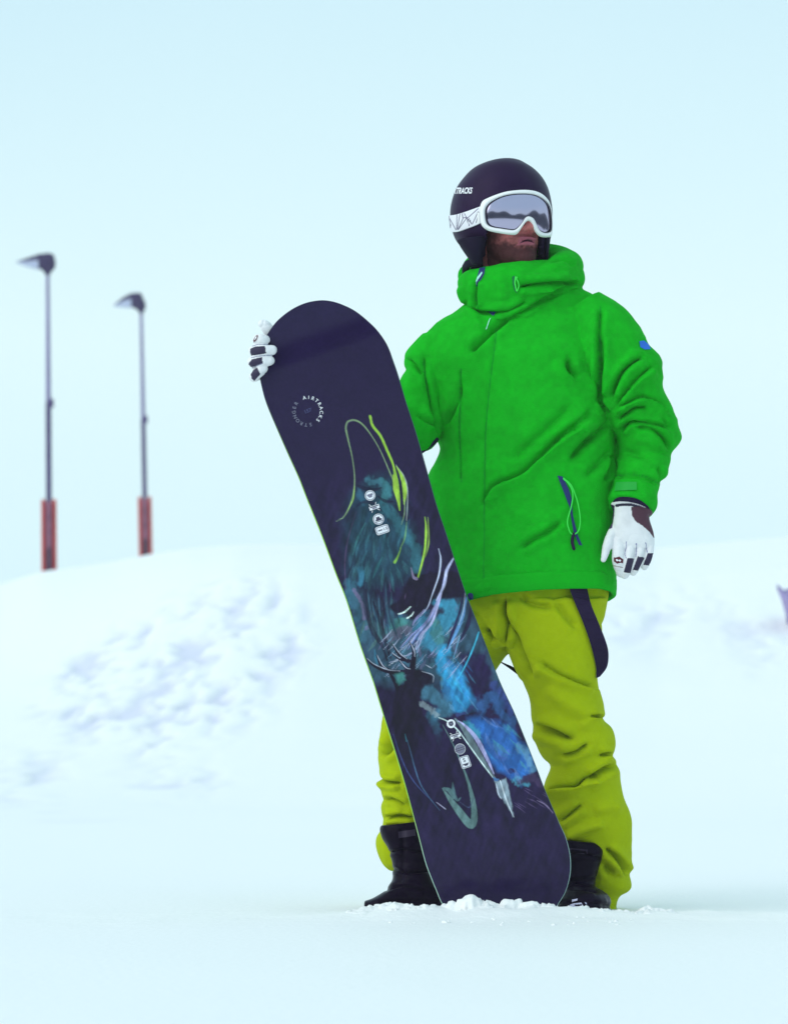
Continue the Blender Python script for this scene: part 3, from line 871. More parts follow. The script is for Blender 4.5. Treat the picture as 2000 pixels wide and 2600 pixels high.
# standing collar and the hood rolled round it
jk.add(*loft([(1186, 694, 1396, 664, -.005, .098), (1172, 702, 1410, 678, -.005, .112), (1163, 716, 1424, 698, -.005, .122), (1167, 742, 1428, 735, -.005, .125), (1184, 775, 1420, 770, .0, .125), (1215, 815, 1400, 815, .0, .12)], 48, 4, 2.1))
jk.add(*tube([P(1315, 722, -.105), P(1365, 712, -.095), P(1410, 694, -.065), P(1434, 682, -.01), P(1432, 676, .05), P(1390, 665, .10), P(1310, 662, .13), P(1230, 675, .12), P(1195, 700, .06)], [.022, .032, .040, .043, .045, .046, .046, .04, .03], 22, 4))
jk.add(*tube([P(1340, 745, -.10), P(1400, 728, -.075), P(1448, 712, -.02), P(1448, 700, .05)], [.018, .026, .032, .036], 18, 4))
jv, jq, je = blend(jk, 0.0036, 5)
jf = [
    (zz(z5, (400, 600), (470, 530), (560, 450), (640, 390)), 13, .014, 'crease'),
    (zz(z5, (640, 390), (760, 330), (880, 260), (1000, 190)), 11, .010, 'crease'),
    (zz(z5, (480, 1500), (540, 1400), (640, 1350), (740, 1300), (830, 1210), (930, 1120), (1060, 1030)), 14, .018, 'lap'),
    (zz(z5, (700, 1760), (780, 1700), (860, 1660), (950, 1590)), 14, .010, 'crease'),
    (zz(z5, (1000, 1230), (1080, 1140), (1160, 1070), (1230, 1000)), 16, .012, 'crease'),
    (zz(z5, (900, 1130), (1000, 1060), (1120, 950)), 18, .010, 'ridge'),
    (zz(z5, (640, 1250), (760, 1130), (900, 1010), (1010, 900)), 22, .007, 'crease'),
        (zz(z5, (1180, 330), (1166, 520), (1172, 700), (1180, 880)), 12, .010, 'crease'),
    (zz(z5, (990, 620), (1000, 700), (1060, 750)), 15, .010, 'crease'),
    (zz(z5, (345, 700), (350, 900), (345, 1100), (350, 1350)), 6, .004, 'crease'),
    (zz(z5, (560, 480), (520, 800), (495, 1100), (490, 1560)), 5, .003, 'seam'),
    (zz(z5, (380, 320), (440, 400), (480, 480)), 12, .008, 'ridge'),
    (zz(z5, (130, 620), (140, 740), (170, 900), (215, 1080)), 10, .008, 'crease'),
    (zz(z5, (250, 1050), (330, 900), (350, 780)), 16, .007, 'crease'),
    (zz(z5, (25, 630), (70, 660), (125, 740)), 10, .010, 'crease'),
    (zz(z5, (90, 960), (140, 1000), (200, 1040)), 10, .008, 'crease'),
    # collar and hood
    (zz(z5, (680, 150), (800, 155), (900, 150), (1000, 130)), 8, .009, 'ridge'),
    (zz(z5, (690, 205), (800, 190), (920, 180), (1050, 190)), 8, .013, 'crease'),
    (zz(z5, (690, 240), (780, 240), (900, 200)), 8, .010, 'ridge'),
    (zz(z5, (440, 170), (440, 250), (450, 330)), 8, .010, 'crease'),
    (zz(z5, (380, 310), (440, 350), (540, 360), (640, 345), (740, 290)), 9, .009, 'crease'),
    (zz(z5, (870, 60), (960, 40), (1030, 90)), 10, .006, 'crease'),
    (zz(z5, (345, 200), (360, 250), (390, 300)), 8, .007, 'ridge'),
    (zz(z5, (560, 130), (600, 220), (590, 300)), 14, .006, 'ridge'),
    # left sleeve
    (zz(z9, (690, 780), (715, 680), (800, 500), (920, 380), (1050, 300)), 11, .016, 'crease'),
    (zz(z9, (745, 890), (880, 700), (1000, 560), (1170, 420)), 11, .016, 'lap'),
    (zz(z9, (740, 910), (900, 830), (1050, 778), (1180, 825), (1270, 885), (1345, 960)), 9, .015, 'lap'),
    (zz(z9, (770, 1040), (850, 960), (960, 885), (1100, 880)), 9, .012, 'crease'),
    (zz(z9, (780, 1180), (880, 1065), (1000, 1050), (1200, 1080), (1360, 1140)), 10, .014, 'crease'),
    (zz(z9, (960, 1110), (1150, 1130), (1280, 1230), (1350, 1370)), 10, .014, 'crease'),
    (zz(z9, (1250, 1000), (1330, 1080), (1380, 1130)), 10, .009, 'crease'),
    (zz(z9, (900, 1230), (1080, 1260), (1250, 1370)), 14, .008, 'ridge'),
    (zz(z9, (800, 1400), (950, 1420), (1130, 1480)), 14, .006, 'crease'),
    (zz(z9, (735, 1690), (900, 1660), (1080, 1690), (1230, 1770)), 6, .010, 'seam'),
    (zz(z9, (1215, 1560), (1260, 1680), (1250, 1790)), 10, .010, 'crease'),
    (zz(z9, (560, 60), (575, 300), (545, 600), (550, 790)), 13, .012, 'crease'),
    (zz(z9, (545, 790), (600, 880), (660, 960)), 9, .010, 'crease'),
    (zz(z9, (200, 300), (210, 430), (300, 500)), 15, .010, 'crease'),
    (zz(z9, (0, 1310), (180, 1150), (380, 1000), (480, 900)), 16, .010, 'crease'),
    (zz(z9, (610, 1740), (680, 1600), (715, 1420)), 12, .015, 'crease'),
    (zz(z9, (200, 1520), (330, 1320), (540, 1190)), 18, .009, 'crease'),
    (zz(z9, (380, 1700), (560, 1520), (690, 1380)), 16, .008, 'crease'),
]
jv = folds(jv, jq, jf, 1.25)
wr = 1 - np.abs(fbm(jv * np.array((13, 13, 19)) + 0.4 * fbm(jv * 7, 3, 2)[:, None], 87, 2)) * 2.2
wm = np.clip(0.5 + 1.3 * fbm(jv * 4.5, 91, 2), 0, 1)
jv = jv + vnormals(jv, jq) * (0.0042 * np.clip(wr, -0.2, 1) * wm + 0.006 * fbm(jv * np.array((6, 6, 5)), 21, 3) + 0.0012 * fbm(jv * 28, 23, 2))[:, None]
jv = relax(jv, je, 1)
base_j, thread = np.array((0.006, 0.40, 0.013)), np.array((0.005, 0.20, 0.025))
jx, jy = to_px(jv)
jc = np.tile(base_j, (len(jv), 1))
jc = jc * (1 + 0.10 * vnoise(jv * 95, 7) + 0.07 * vnoise(jv * 30, 8))[:, None]
jn = vnormals(jv, jq)
for ln in (((350, 690), (346, 900), (344, 1100), (352, 1360)), ((560, 470), (520, 800), (495, 1100), (488, 1600), (485, 1930)), ((1178, 320), (1166, 520), (1172, 700), (1182, 890)), ((440, 180), (440, 260), (450, 340)), ((130, 640), (142, 760), (170, 900))):
    d, _, _ = segdist(jx, jy, catmull(zz(z5, *ln), 5))
    a = (np.clip(1.9 - d, 0, 1) * 0.6 * (jn[:, 1] < 0.3))[:, None]
    jc = jc * (1 - a) + thread * a
for ln in (((735, 1680), (900, 1655), (1080, 1685), (1230, 1765)), ((560, 60), (575, 300), (545, 600), (550, 790))):
    d, _, _ = segdist(jx, jy, catmull(zz(z9, *ln), 5))
    a = (np.clip(1.9 - d, 0, 1) * 0.6 * (jn[:, 1] < 0.3))[:, None]
    jc = jc * (1 - a) + thread * a
jacket = link('jacket', jv, jq, M['jacket_print'], person, True, None, jc)
def hem_ring(q, grow):
    ax, ay, bx, by, yc, hd, sk, dz = q
    th = np.linspace(0, 2 * np.pi, 90, endpoint=False)
    cc = np.sign(np.cos(th)) * np.abs(np.cos(th)) ** (2 / 2.3)
    ss = np.sign(np.sin(th)) * np.abs(np.sin(th)) ** (2 / 2.3)
    A, B = P(ax - grow, ay, yc + sk), P(bx + grow, by, yc - sk)
    r_ = (A + B) / 2 + cc[:, None] * (B - A) / 2 + ss[:, None] * np.array((0, hd + grow * S, dz))
    wob = 0.0022 * np.sin(th * 7) + 0.0016 * np.sin(th * 17 + 1)
    return r_ + wob[:, None] * (r_ - r_.mean(0)) / np.linalg.norm(r_ - r_.mean(0), axis=1)[:, None]
h0, h1 = (1103, 1496, 1559, 1463, .0, .165, .02, -.018), (1110, 1550, 1558, 1513, .0, .165, .02, -.024)
def hmix(t): return tuple(a + (b - a) * t for a, b in zip(h0, h1))
HB = np.array([hem_ring(hmix(0.0), -4), hem_ring(hmix(0.04), 3), hem_ring(hmix(0.2), 5), hem_ring(hmix(0.6), 5.5), hem_ring(hmix(0.92), 4.5), hem_ring(hmix(1.0), 2), hem_ring(hmix(1.0), -3), hem_ring(hmix(0.9), -7), hem_ring(hmix(0.3), -9)])
hv2, hf2 = rings(HB, False)
hemo = fixnormals(link('hem_band', hv2, hf2, M['jacket'], jacket))
hmb = bvh_of(hemo)
jb = bvh_of(jacket)
decal('pocket_zip', [zz(z5, (920, 1325), (950, 1330), (985, 1400), (1003, 1460), (1010, 1560), (1040, 1680), (1065, 1738), (1045, 1736), (1012, 1650), (990, 1510), (952, 1410))], jb, M['navy'], jacket, .003)
def cord(name, pts, r, m, par, bvh, off=.004, sub=5):
    q = catmull(pts, sub)
    w_ = [drop(a, b, bvh, off) for a, b in q]
    return put(name, MB().add(*tube(w_, [r] * len(w_), 8, 1)), m, par)
cord('pull_cord', zz(z5, (955, 1340), (1000, 1385), (1035, 1480), (1050, 1580), (1042, 1650), (1010, 1675), (985, 1650), (978, 1590), (1000, 1500), (1008, 1430), (985, 1375), (955, 1345)), .0016, M['cord'], jacket, jb, .007)
cord('zip_puller', zz(z5, (1012, 1672), (1005, 1715), (1014, 1758)), .0042, M['strap'], jacket, jb, .006)
decal('shoulder_logo', [zz(z5, (1402, 530), (1430, 526), (1458, 550), (1470, 578), (1435, 580), (1408, 565))], jb, M['blue'], jacket, .002)
decal('hem_snap', [[(z5(410, 2043)[0] + 7 * math.cos(a), (z5(410, 2043)[1] - 4) + 7 * math.sin(a)) for a in np.linspace(0, 6.28, 14)[:-1]]], hmb, M['navy'], hemo, .006)
decal('collar_zip', [zz(z5, (468, 70), (496, 75), (490, 130), (470, 165), (452, 180), (440, 210), (438, 185), (450, 140))], jb, M['navy'], jacket, .002)
decal('zip_piping', [zz(z5, (476, 120), (480, 128), (455, 165), (440, 195), (436, 188), (450, 150))], jb, M['pale'], jacket, .0035)
decal('zip_piping', [zz(z5, (523, 398), (530, 392), (500, 455), (492, 460))], jb, M['pale'], jacket, .0035)
decal('flap_notch', [zz(z5, (485, 348), (560, 350), (545, 380), (528, 372), (512, 356))], jb, M['navy'], jacket, .002)
cord('hood_cord', zz(z5, (672, 150), (668, 190), (680, 232), (690, 190), (680, 152)), .0018, M['cord'], jacket, jb, .004)
decal('cord_eyelet', [zz(z5, (652, 148), (668, 140), (668, 200), (682, 245), (664, 225), (655, 190))], jb, M['jacket_dark'], jacket, .002)
decal('cuff_tab', [zz(z5, (1272, 1366), (1388, 1366), (1388, 1412), (1262, 1418))], jb, M['velcro'], jacket, .003)
put('sleeve_strap', MB().add(*tube([P(1108, 1116, -.06), P(1092, 1131, -.08), P(1058, 1156, -.08)], [.006, .0055, .004], 8, 3)), M['strap'], jacket)
put('sleeve_lining', MB().add(*loft([(1552, 1268, 1652, 1292, -.132, .058, 0, -.02), (1553, 1284, 1648, 1306, -.135, .060, 0, -.024)], 28, 2)), M['strap'], jacket)

# braces hanging out under the hem
def band(name, st, m, par, thick=.003, cling=True):
    st = catmull(st, 5)
    R = []
    for ax, ay, bx, by, y0, y1 in st:
        for tt_ in (0, .5, 1):
            h = tb.ray_cast(EYE, (Vector(P(ax + (bx - ax) * tt_, ay + (by - ay) * tt_, 0)) - EYE).normalized())
            if h[0] is not None and cling:
                y0, y1 = min(y0, h[0].y - .008), min(y1, h[0].y - .006)
        A, B = P(ax, ay, y0), P(bx, by, y1)
        nrm = np.array((0, thick, 0))
        R.append([A - nrm, B - nrm, B + nrm, A + nrm])
    return put(name, MB().add(*rings(np.array(R))), m, par, False)
band('brace', [z7(650, 20) + z7(760, 20) + (-.155, -.13), z7(660, 90) + z7(770, 90) + (-.15, -.12), z7(692, 175) + z7(795, 190) + (-.14, -.10), z7(740, 290) + z7(840, 300) + (-.12, -.07), z7(788, 425) + z7(888, 425) + (-.105, -.04), z7(815, 530) + z7(903, 500) + (-.09, -.02), z7(826, 590) + z7(893, 580) + (-.07, .0), z7(826, 650) + z7(850, 640) + (-.03, .02)], M['strap'], trousers)
band('brace', [z7(200, 520) + z7(208, 550) + (.10, .10), z7(222, 543) + z7(226, 553) + (.10, .10), z7(300, 578) + z7(300, 604) + (.09, .09), z7(372, 620) + z7(362, 655) + (.08, .08)], M['strap'], trousers, .003, False)

# --- helmet
hl = MB()
rows = [(1278, 1302, 407.5, .03), (1246, 1322, 411, .062), (1216, 1340, 421, .088), (1194, 1359, 434, .106), (1174, 1378, 455, .122), (1157, 1391, 480, .134), (1146, 1399, 512, .141), (1142, 1402, 540, .143), (1144, 1401, 568, .141), (1150, 1399, 594, .136), (1160, 1396, 614, .128), (1177, 1394, 632, .118), (1190, 1390, 650, .108), (1200, 1388, 666, .10)]
hl.add(*loft([(a, y, b, y, .02, d) for a, b, y, d in rows], 64, 4, 2.0))
hv_, hq_, he_ = blend(hl, 0.0035, 3)
hx_, hy_ = to_px(hv_)
# opening for the face
open_poly = [(1232, 520), (1233, 560), (1232, 590), (1225, 625), (1221, 640), (1226, 700), (1392, 700), (1380, 660), (1377, 630), (1380, 600), (1390, 560), (1392, 520), (1375, 500), (1300, 488), (1250, 500)]
inside = inpoly(hx_, hy_, open_poly) & (hv_[:, 1] < 0.01)
bot = hy_ > 664
keep = [q for q in hq_ if not all(inside[i] or bot[i] for i in q)]
used = sorted(set(i for q in keep for i in q))
mp = {o_: n_ for n_, o_ in enumerate(used)}
helmet = link('helmet', hv_[used], [tuple(mp[i] for i in q) for q in keep], M['helmet'], person)
sd = helmet.modifiers.new('thickness', 'SOLIDIFY')
sd.thickness = 0.014
sd.offset = -1
hb = bvh_of(helmet)
# ear pad and chin strap, black
ep, ep2 = MB(), MB()
ep.add(*loft([(1160, 612, 1236, 604, -.06, .05), (1172, 632, 1232, 630, -.06, .05), (1186, 652, 1226, 652, -.06, .045), (1198, 672, 1226, 676, -.06, .03)], 24, 4))
ep2.add(*loft([(1376, 604, 1396, 604, .0, .05), (1377, 630, 1394, 630, .0, .045), (1380, 652, 1391, 652, .0, .04), (1376, 672, 1388, 670, .0, .03)], 20, 4))
put('ear_pad', ep, M['pad'], helmet)
put('ear_pad', ep2, M['pad'], helmet)
put('neck_warmer', MB().add(*tube([P(1212, 672, -.06), P(1194, 668, -.04), P(1183, 676, -.01), P(1182, 694, .03)], [.006, .010, .010, .010], 12, 4)).add(*loft([(1200, 665, 1385, 655, .03, .06), (1190, 690, 1390, 690, .02, .07)], 24, 2)), M['pad'], person)
# lettering on the helmet
tvv, tff = text_mesh('AIRTRACKS', 21, 0.4, 0.6)
tvv = tvv - (tvv.max(0) + tvv.min(0)) / 2
tw = (tvv[:, 0].max() - tvv[:, 0].min())
tx = 1170 + tvv[:, 0] * (60 / tw)
ty = 484.5 - tvv[:, 1] * 1.0 - (tx - 1170) * 0.02
q3 = np.array([drop(a, b, hb, .001, .0) for a, b in zip(tx, ty)])
link('logo', q3, tff, M['print_white'], helmet)

# --- goggles
GC = P(1275, 540, 0.0)
def gog(px, py, off=0.0, R=0.137):
    x = (px - 1275) * S
    rr = R + off
    xx = np.clip(x, -rr * 0.985, rr * 0.985)
    y = -math.sqrt(rr * rr - xx * xx) + 0.10 * ((py - 535) * S) ** 2 / 0.06 * 1.2
    return P(px, py, y)
outer = zz(z1, (470, 640), (474, 575), (500, 520), (560, 487), (640, 455), (740, 425), (860, 410), (960, 409), (1050, 425), (1120, 463), (1170, 520), (1195, 590), (1205, 670), (1210, 750), (1209, 830), (1196, 880), (1150, 892), (1090, 887), (1050, 862), (1020, 815), (1000, 760), (975, 727), (945, 730), (910, 772), (875, 825), (845, 858), (800, 867), (690, 852), (570, 828), (505, 790), (478, 735))
inner = zz(z1, (523, 655), (528, 600), (560, 550), (620, 508), (700, 473), (800, 452), (910, 446), (1000, 453), (1070, 475), (1130, 515), (1172, 565), (1192, 630), (1200, 700), (1202, 770), (1194, 822), (1165, 843), (1120, 843), (1080, 820), (1052, 775), (1032, 725), (1005, 690), (965, 677), (935, 690), (905, 735), (870, 780), (830, 812), (780, 815), (690, 802), (600, 787), (550, 762), (530, 715))
n_o = 160
def resamp(poly, n):
    p = catmull(np.vstack([poly, poly[:1]]), 6)
    L = np.concatenate([[0], np.cumsum(np.hypot(*np.diff(p, axis=0).T))])
    t = np.linspace(0, L[-1], n, endpoint=False)
    return np.stack([np.interp(t, L, p[:, 0]), np.interp(t, L, p[:, 1])], 1)
ctr = np.array(z1(1000, 560))
def by_angle(poly, n):
    p = catmull(np.vstack([poly, poly[:1]]), 8)[:-1]
    a = np.unwrap(np.arctan2(p[:, 1] - ctr[1], p[:, 0] - ctr[0]))
    t = np.linspace(0, 1, n, endpoint=False)
    return p, a
oi, ii = resamp(outer, n_o), resamp(inner, n_o)
Rr = []
mid = (oi + ii) / 2
for ring_, off in ((oi, -0.030), (oi, 0.000), (oi * .72 + ii * .28, 0.006), (mid, 0.0072), (oi * .25 + ii * .75, 0.006), (ii, 0.002), (ii, -0.012)):
    Rr.append([gog(a, b, off) for a, b in ring_])
fv, ff = rings(np.array(Rr), False)
goggles = link('goggles', fv, ff, M['white'], person)
fixnormals(goggles)
# lens: rings from the rim to one inner point
Lr = []
for k in np.linspace(1.0, 0.02, 22):
    Lr.append([gog(*(ctr + (q - ctr) * k), 0.001) for q in ii])
lv, lf = rings(np.array(Lr), True)
lf = [f for f in lf if len(f) == 4 or len(Lr) * n_o + 1 in f]
lens = fixnormals(link('lens', lv, lf, M['lens'], goggles))
gk = []
for k, off in ((1.0, .003), (0.965, .0035)):
    gk.append([gog(*(ctr + (q - ctr) * k), off) for q in ii])
gv, gf_ = rings(np.array(gk), False)
link('gasket', gv, gf_, M['gasket'], goggles)
# face foam behind the frame
Fr = []
for k, off in ((0.985, -0.004), (0.965, -0.034)):
    Fr.append([gog(*(ctr + (q - ctr) * k), off) for q in oi])
gv, gf_ = rings(np.array(Fr), False)
link('foam', gv, gf_, M['gasket'], goggles)
# elastic strap round the helmet, printed with thin lines
top_e = catmull(zz(z1, (490, 572), (400, 605), (300, 640), (220, 662), (165, 668)), 12)
bot_e = catmull(zz(z1, (490, 742), (420, 775), (330, 808), (260, 832), (190, 838)), 12)
k1, k2 = len(top_e), 44
sv = []
spx = []
for i in range(k1):
    for j in range(k2):
        t = j / (k2 - 1)
        q = top_e[i] * (1 - t) + bot_e[i] * t
        spx.append(q)
        sv.append(drop(q[0], q[1], hb, .0035 if 0 < j < k2 - 1 else .001, .02))
sf = [(i * k2 + j, (i + 1) * k2 + j, (i + 1) * k2 + j + 1, i * k2 + j + 1) for i in range(k1 - 1) for j in range(k2 - 1)]
spx = np.array(spx)
sc_ = np.tile(np.array((0.80, 0.80, 0.86)), (len(spx), 1))
ink = lin((62, 48, 92))
for ln in (((250, 660), (248, 810)), ((280, 655), (255, 800)), ((300, 650), (310, 700), (262, 805)), ((320, 645), (345, 690), (400, 755)), ((345, 695), (262, 810)), ((460, 600), (360, 690), (310, 690)), ((460, 630), (405, 750)), ((370, 700), (395, 750)), ((178, 700), (240, 810)), ((172, 675), (185, 790)), ((440, 740), (468, 640)), ((345, 690), (372, 770)), ((190, 760), (176, 820))):
    d, _, _ = segdist(spx[:, 0], spx[:, 1], zz(z1, *ln))
    a = np.clip(1.35 - d / 1.0, 0, 1)[:, None]
    sc_ = sc_ * (1 - a) + ink * a
link('strap', sv, sf, M['strapprint'], goggles, True, None, sc_)
decal('strap_clip', [zz(z1, (456, 640), (474, 640), (476, 742), (458, 748))], hb, M['white'], goggles, .006)

# --- gloves
WHITE, DARK, MAR = np.array((0.80, 0.80, 0.82)), lin((46, 38, 66)), lin((80, 46, 62))
def glove(mb, paint, voxel=.0016):
    v, q, e = blend(mb, voxel, 2)
    v = v + vnormals(v, q) * (0.0007 * fbm(v * 60, 5, 2) - 0.0009 * np.clip(0.12 - np.abs(fbm(v * 42 + 5, 15, 2)), 0, 1) / 0.12)[:, None]
    n = vnormals(v, q)
    x, y = to_px(v)
    c = np.tile(WHITE, (len(v), 1)) * (1 - 0.16 * np.clip(fbm(v * 45, 25, 3) + 0.1, 0, 1))[:, None]
    c = paint(c, v, n, x, y)
    return link('glove', v, q, M['glove'], person, True, None, c)

gl = MB()
G = -.135
gl.add(*loft([(1557, 1240, 1638, 1250, G, .036), (1556, 1262, 1644, 1278, G, .037), (1557, 1276, 1648, 1294, G, .036), (1557, 1286, 1648, 1302, G, .033), (1555, 1310, 1649, 1322, G, .031), (1552, 1345, 1658, 1352, G, .032), (1551, 1372, 1661, 1378, G, .031), (1553, 1392, 1659, 1392, G, .026)], 36, 4, 2.5))
for a_, b_ in (((1556, 1264), (1645, 1281)), ((1555, 1275), (1650, 1297))):
    th = np.linspace(0, 2 * np.pi, 28, endpoint=False)
    A, B = P(*a_, G), P(*b_, G)
    pts = [(A + B) / 2 + (B - A) / 2 * math.cos(t) + np.array((0, .037 * math.sin(t), -.010 * math.sin(t) - 0.006)) for t in th]
    pts.append(pts[0])
    gl.add(*tube(pts, [.0056] * len(pts), 8, 1, False))
gl.add(*tube([P(1571, 1372, G - .012), P(1569, 1405, G - .016), P(1570, 1430, G - .012), P(1576, 1452, G)], [.0165, .0165, .0162, .014], 16, 3))
gl.add(*tube([P(1601, 1376, G - .014), P(1598, 1408, G - .020), P(1592, 1436, G - .016), P(1586, 1459, G - .002)], [.0116, .0120, .0122, .0112], 16, 3))
gl.add(*tube([P(1626, 1378, G - .012), P(1623, 1406, G - .017), P(1616, 1432, G - .013), P(1607, 1452, G)], [.0112, .0114, .0116, .0104], 16, 3))
gl.add(*tube([P(1649, 1376, G - .008), P(1648, 1400, G - .012), P(1641, 1422, G - .010), P(1635, 1438, G)], [.0107, .0108, .0110, .0098], 16, 3))
gl.add(*tube([P(1572, 1330, G + .006), P(1550, 1360, G - .012), P(1539, 1392, G - .022), P(1531, 1421, G - .026)], [.018, .0125, .0115, .0070], 16, 4))
def paint_left(c, v, n, x, y):
    d, _, _ = segdist(x, y, zz(z6, (590, 585), (700, 570), (850, 570), (1000, 610), (1190, 680)))
    c = np.where((d < 3.4)[:, None], DARK * .8, c)
    for poly, colr in ((zz(z6, (850, 610), (868, 770), (930, 870), (1060, 950), (1180, 1060), (1250, 1160), (1340, 1150), (1250, 640), (1000, 600)), MAR),
                       (zz(z6, (556, 590), (548, 760), (510, 985), (440, 1010), (360, 1120), (380, 700), (480, 560)), lin((72, 52, 92))),
                       (zz(z6, (785, 1518), (902, 1528), (840, 1790), (716, 1772)), DARK), (zz(z6, (966, 1488), (1088, 1510), (972, 1745), (878, 1728)), DARK), (zz(z6, (1145, 1430), (1270, 1430), (1195, 1655), (1062, 1640)), DARK)):
        c = np.where((inpoly(x, y, poly) & (n[:, 1] < 0.3))[:, None], colr, c)
    for ln in (((765, 1225), (762, 1330), (735, 1440), (760, 1520)), ((940, 1255), (945, 1400), (930, 1500)), ((1108, 1240), (1120, 1330), (1135, 1420))):
        d, _, _ = segdist(x, y, zz(z6, *ln))
        c = np.where((d < .9)[:, None], lin((120, 120, 165)), c)
    for ln in (((540, 1655), (630, 1672), (705, 1690)),):
        d, _, _ = segdist(x, y, zz(z6, *ln))
        c = np.where((d < 1.1)[:, None], lin((150, 135, 130)), c)
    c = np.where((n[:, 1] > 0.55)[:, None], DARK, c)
    return c
g1 = glove(gl, paint_left)
b1 = bvh_of(g1)
decal('logo', [zz(z6, (545, 1505), (575, 1510), (640, 1492), (708, 1545), (700, 1612), (660, 1598), (600, 1618), (545, 1575))], b1, M['maroon'], g1, .0008, 3)
decal('logo_mark', [zz(z6, (580, 1535), (612, 1538), (622, 1555), (650, 1540), (668, 1560), (660, 1578), (636, 1576), (625, 1564), (600, 1576), (584, 1560))], b1, M['print_white'], g1, .0016, 3)

# ------------------------------------------------------------------ snowboard
UX = np.array((0.339, 0.941))
VX = np.array((0.941, -0.339))
O0 = np.array((1078.0, 1650.0))
board_out = [(949.6, 1732.7), (916, 1638), (881, 1524), (854, 1456), (818.7, 1360.7), (780, 1264), (760, 1212.5), (734, 1155), (708.6, 1097), (680, 1029), (667, 985), (660, 945), (661, 905), (671, 866), (689, 836), (708.6, 812), (741, 787), (775, 771), (811, 764), (840, 766), (869, 775), (901, 791), (933.6, 817), (959, 843), (982, 878), (998, 920), (1011, 958.6), (1030, 1023), (1056, 1103), (1088, 1216), (1107, 1283), (1131, 1354.8), (1158, 1438), (1181.8, 1509.5), (1208.6, 1578), (1238, 1655), (1268, 1733), (1308.6, 1821), (1358.6, 1946), (1380, 2002), (1415.7, 2085.7), (1433.6, 2125), (1444, 2164), (1447, 2196), (1444, 2228.6), (1433.6, 2264), (1419, 2289), (1400, 2315), (1365, 2340), (1310, 2358), (1255, 2362), (1205, 2350), (1160, 2328), (1126, 2298), (1108.6, 2260.7), (1094, 2225), (1080, 2185.7), (1058.6, 2103.6), (1023, 1971), (971, 1803.6)]
bo = resamp(board_out, 900)
bs, bt = (bo - O0) @ UX, (bo - O0) @ VX
i0, i1 = int(np.argmin(bs)), int(np.argmax(bs))
def arc(a, b):
    return np.arange(a, b + 1) if a <= b else np.concatenate([np.arange(a, len(bo)), np.arange(0, b + 1)])
A1, A2 = arc(i0, i1), arc(i1, i0)
sideA = (bs[A1], bt[A1])
sideB = (bs[A2][::-1], bt[A2][::-1])
if sideA[1].mean() > sideB[1].mean():
    sideL, sideR = sideB, sideA
else:
    sideL, sideR = sideA, sideB
def mono(s_, t_):
    o_ = np.argsort(s_)
    return s_[o_], t_[o_]
sideL, sideR = mono(*sideL), mono(*sideR)
s_min, s_max = bs[i0], bs[i1]
ku = np.linspace(0, 1, 820)
ws = ku + 0.0
ws = np.where(ws < 0.05, ws * ws / 0.1 + 0.025 * (ws / 0.05), ws)
srow = s_min + (s_max - s_min) * np.clip(np.where(ku < 0.06, 0.06 * (ku / 0.06) ** 1.7, np.where(ku > 0.94, 1 - 0.06 * ((1 - ku) / 0.06) ** 1.7, ku)), 0, 1)
NC = 190
tn = np.linspace(0, 1, NC)
TL, TR = np.interp(srow, *sideL), np.interp(srow, *sideR)
TT = TL[:, None] + (TR - TL)[:, None] * tn[None, :]
SS = np.repeat(srow[:, None], NC, 1)
def board_y(s_):
    """depth of the base along the board: a slight lean, nose and tail bent away from the base"""
    k = (s_ - s_min) / (s_max - s_min)
    up = np.clip((0.085 - k) / 0.085, 0, 1)
    dn = np.clip((k - 0.86) / 0.14, 0, 1)
    return -0.40 + 0.115 * k + 0.012 * up ** 2 + 0.030 * dn ** 2
BPX = O0[0] + SS * UX[0] + TT * VX[0]
BPY = O0[1] + SS * UX[1] + TT * VX[1]
BY = board_y(SS)
kk = (D + BY) / D
BV = np.stack([S * (BPX - 1000) * kk, BY, CZ + S * (HORIZON - BPY) * kk], -1)
nr = len(srow)
bi = np.arange(nr * NC).reshape(nr, NC)
bf = np.stack([bi[:-1, :-1], bi[1:, :-1], bi[1:, 1:], bi[:-1, 1:]], -1).reshape(-1, 4)
X, Y = BPX.ravel(), BPY.ravel()

# the print on the base, laid down stroke by stroke
C = np.tile(lin((34, 23, 60)), (len(X), 1))
C = C * (1 + 0.10 * n2(X, Y, 60, 3))[:, None]
def lay(a, colr):
    global C
    a = np.clip(a, 0, 1)[:, None]
    C = C * (1 - a) + lin(colr) * a
def blob(pts, width, colr, alpha=1.0, rag=0.5, scale=25, seed=1, sub=5):
    pts = catmull(pts, sub)
    lo, hi = pts.min(0) - 2.2 * width, pts.max(0) + 2.2 * width
    m = (X > lo[0]) & (X < hi[0]) & (Y > lo[1]) & (Y < hi[1])
    if not m.any():
        return
    d, s_, t = segdist(X[m], Y[m], pts)
    nn = n2(X[m], Y[m], scale, seed) * rag
    st = n2(X[m] * 1.0 + Y[m] * 0.5, Y[m] * 0.25 - X[m] * 0.5, scale * .35, seed + 9, 2)
    a = np.clip((1.05 + nn + 0.35 * rag * st - d / width) / 0.55, 0, 1) * alpha
    full = np.zeros(len(X))
    full[m] = a
    lay(full, colr)
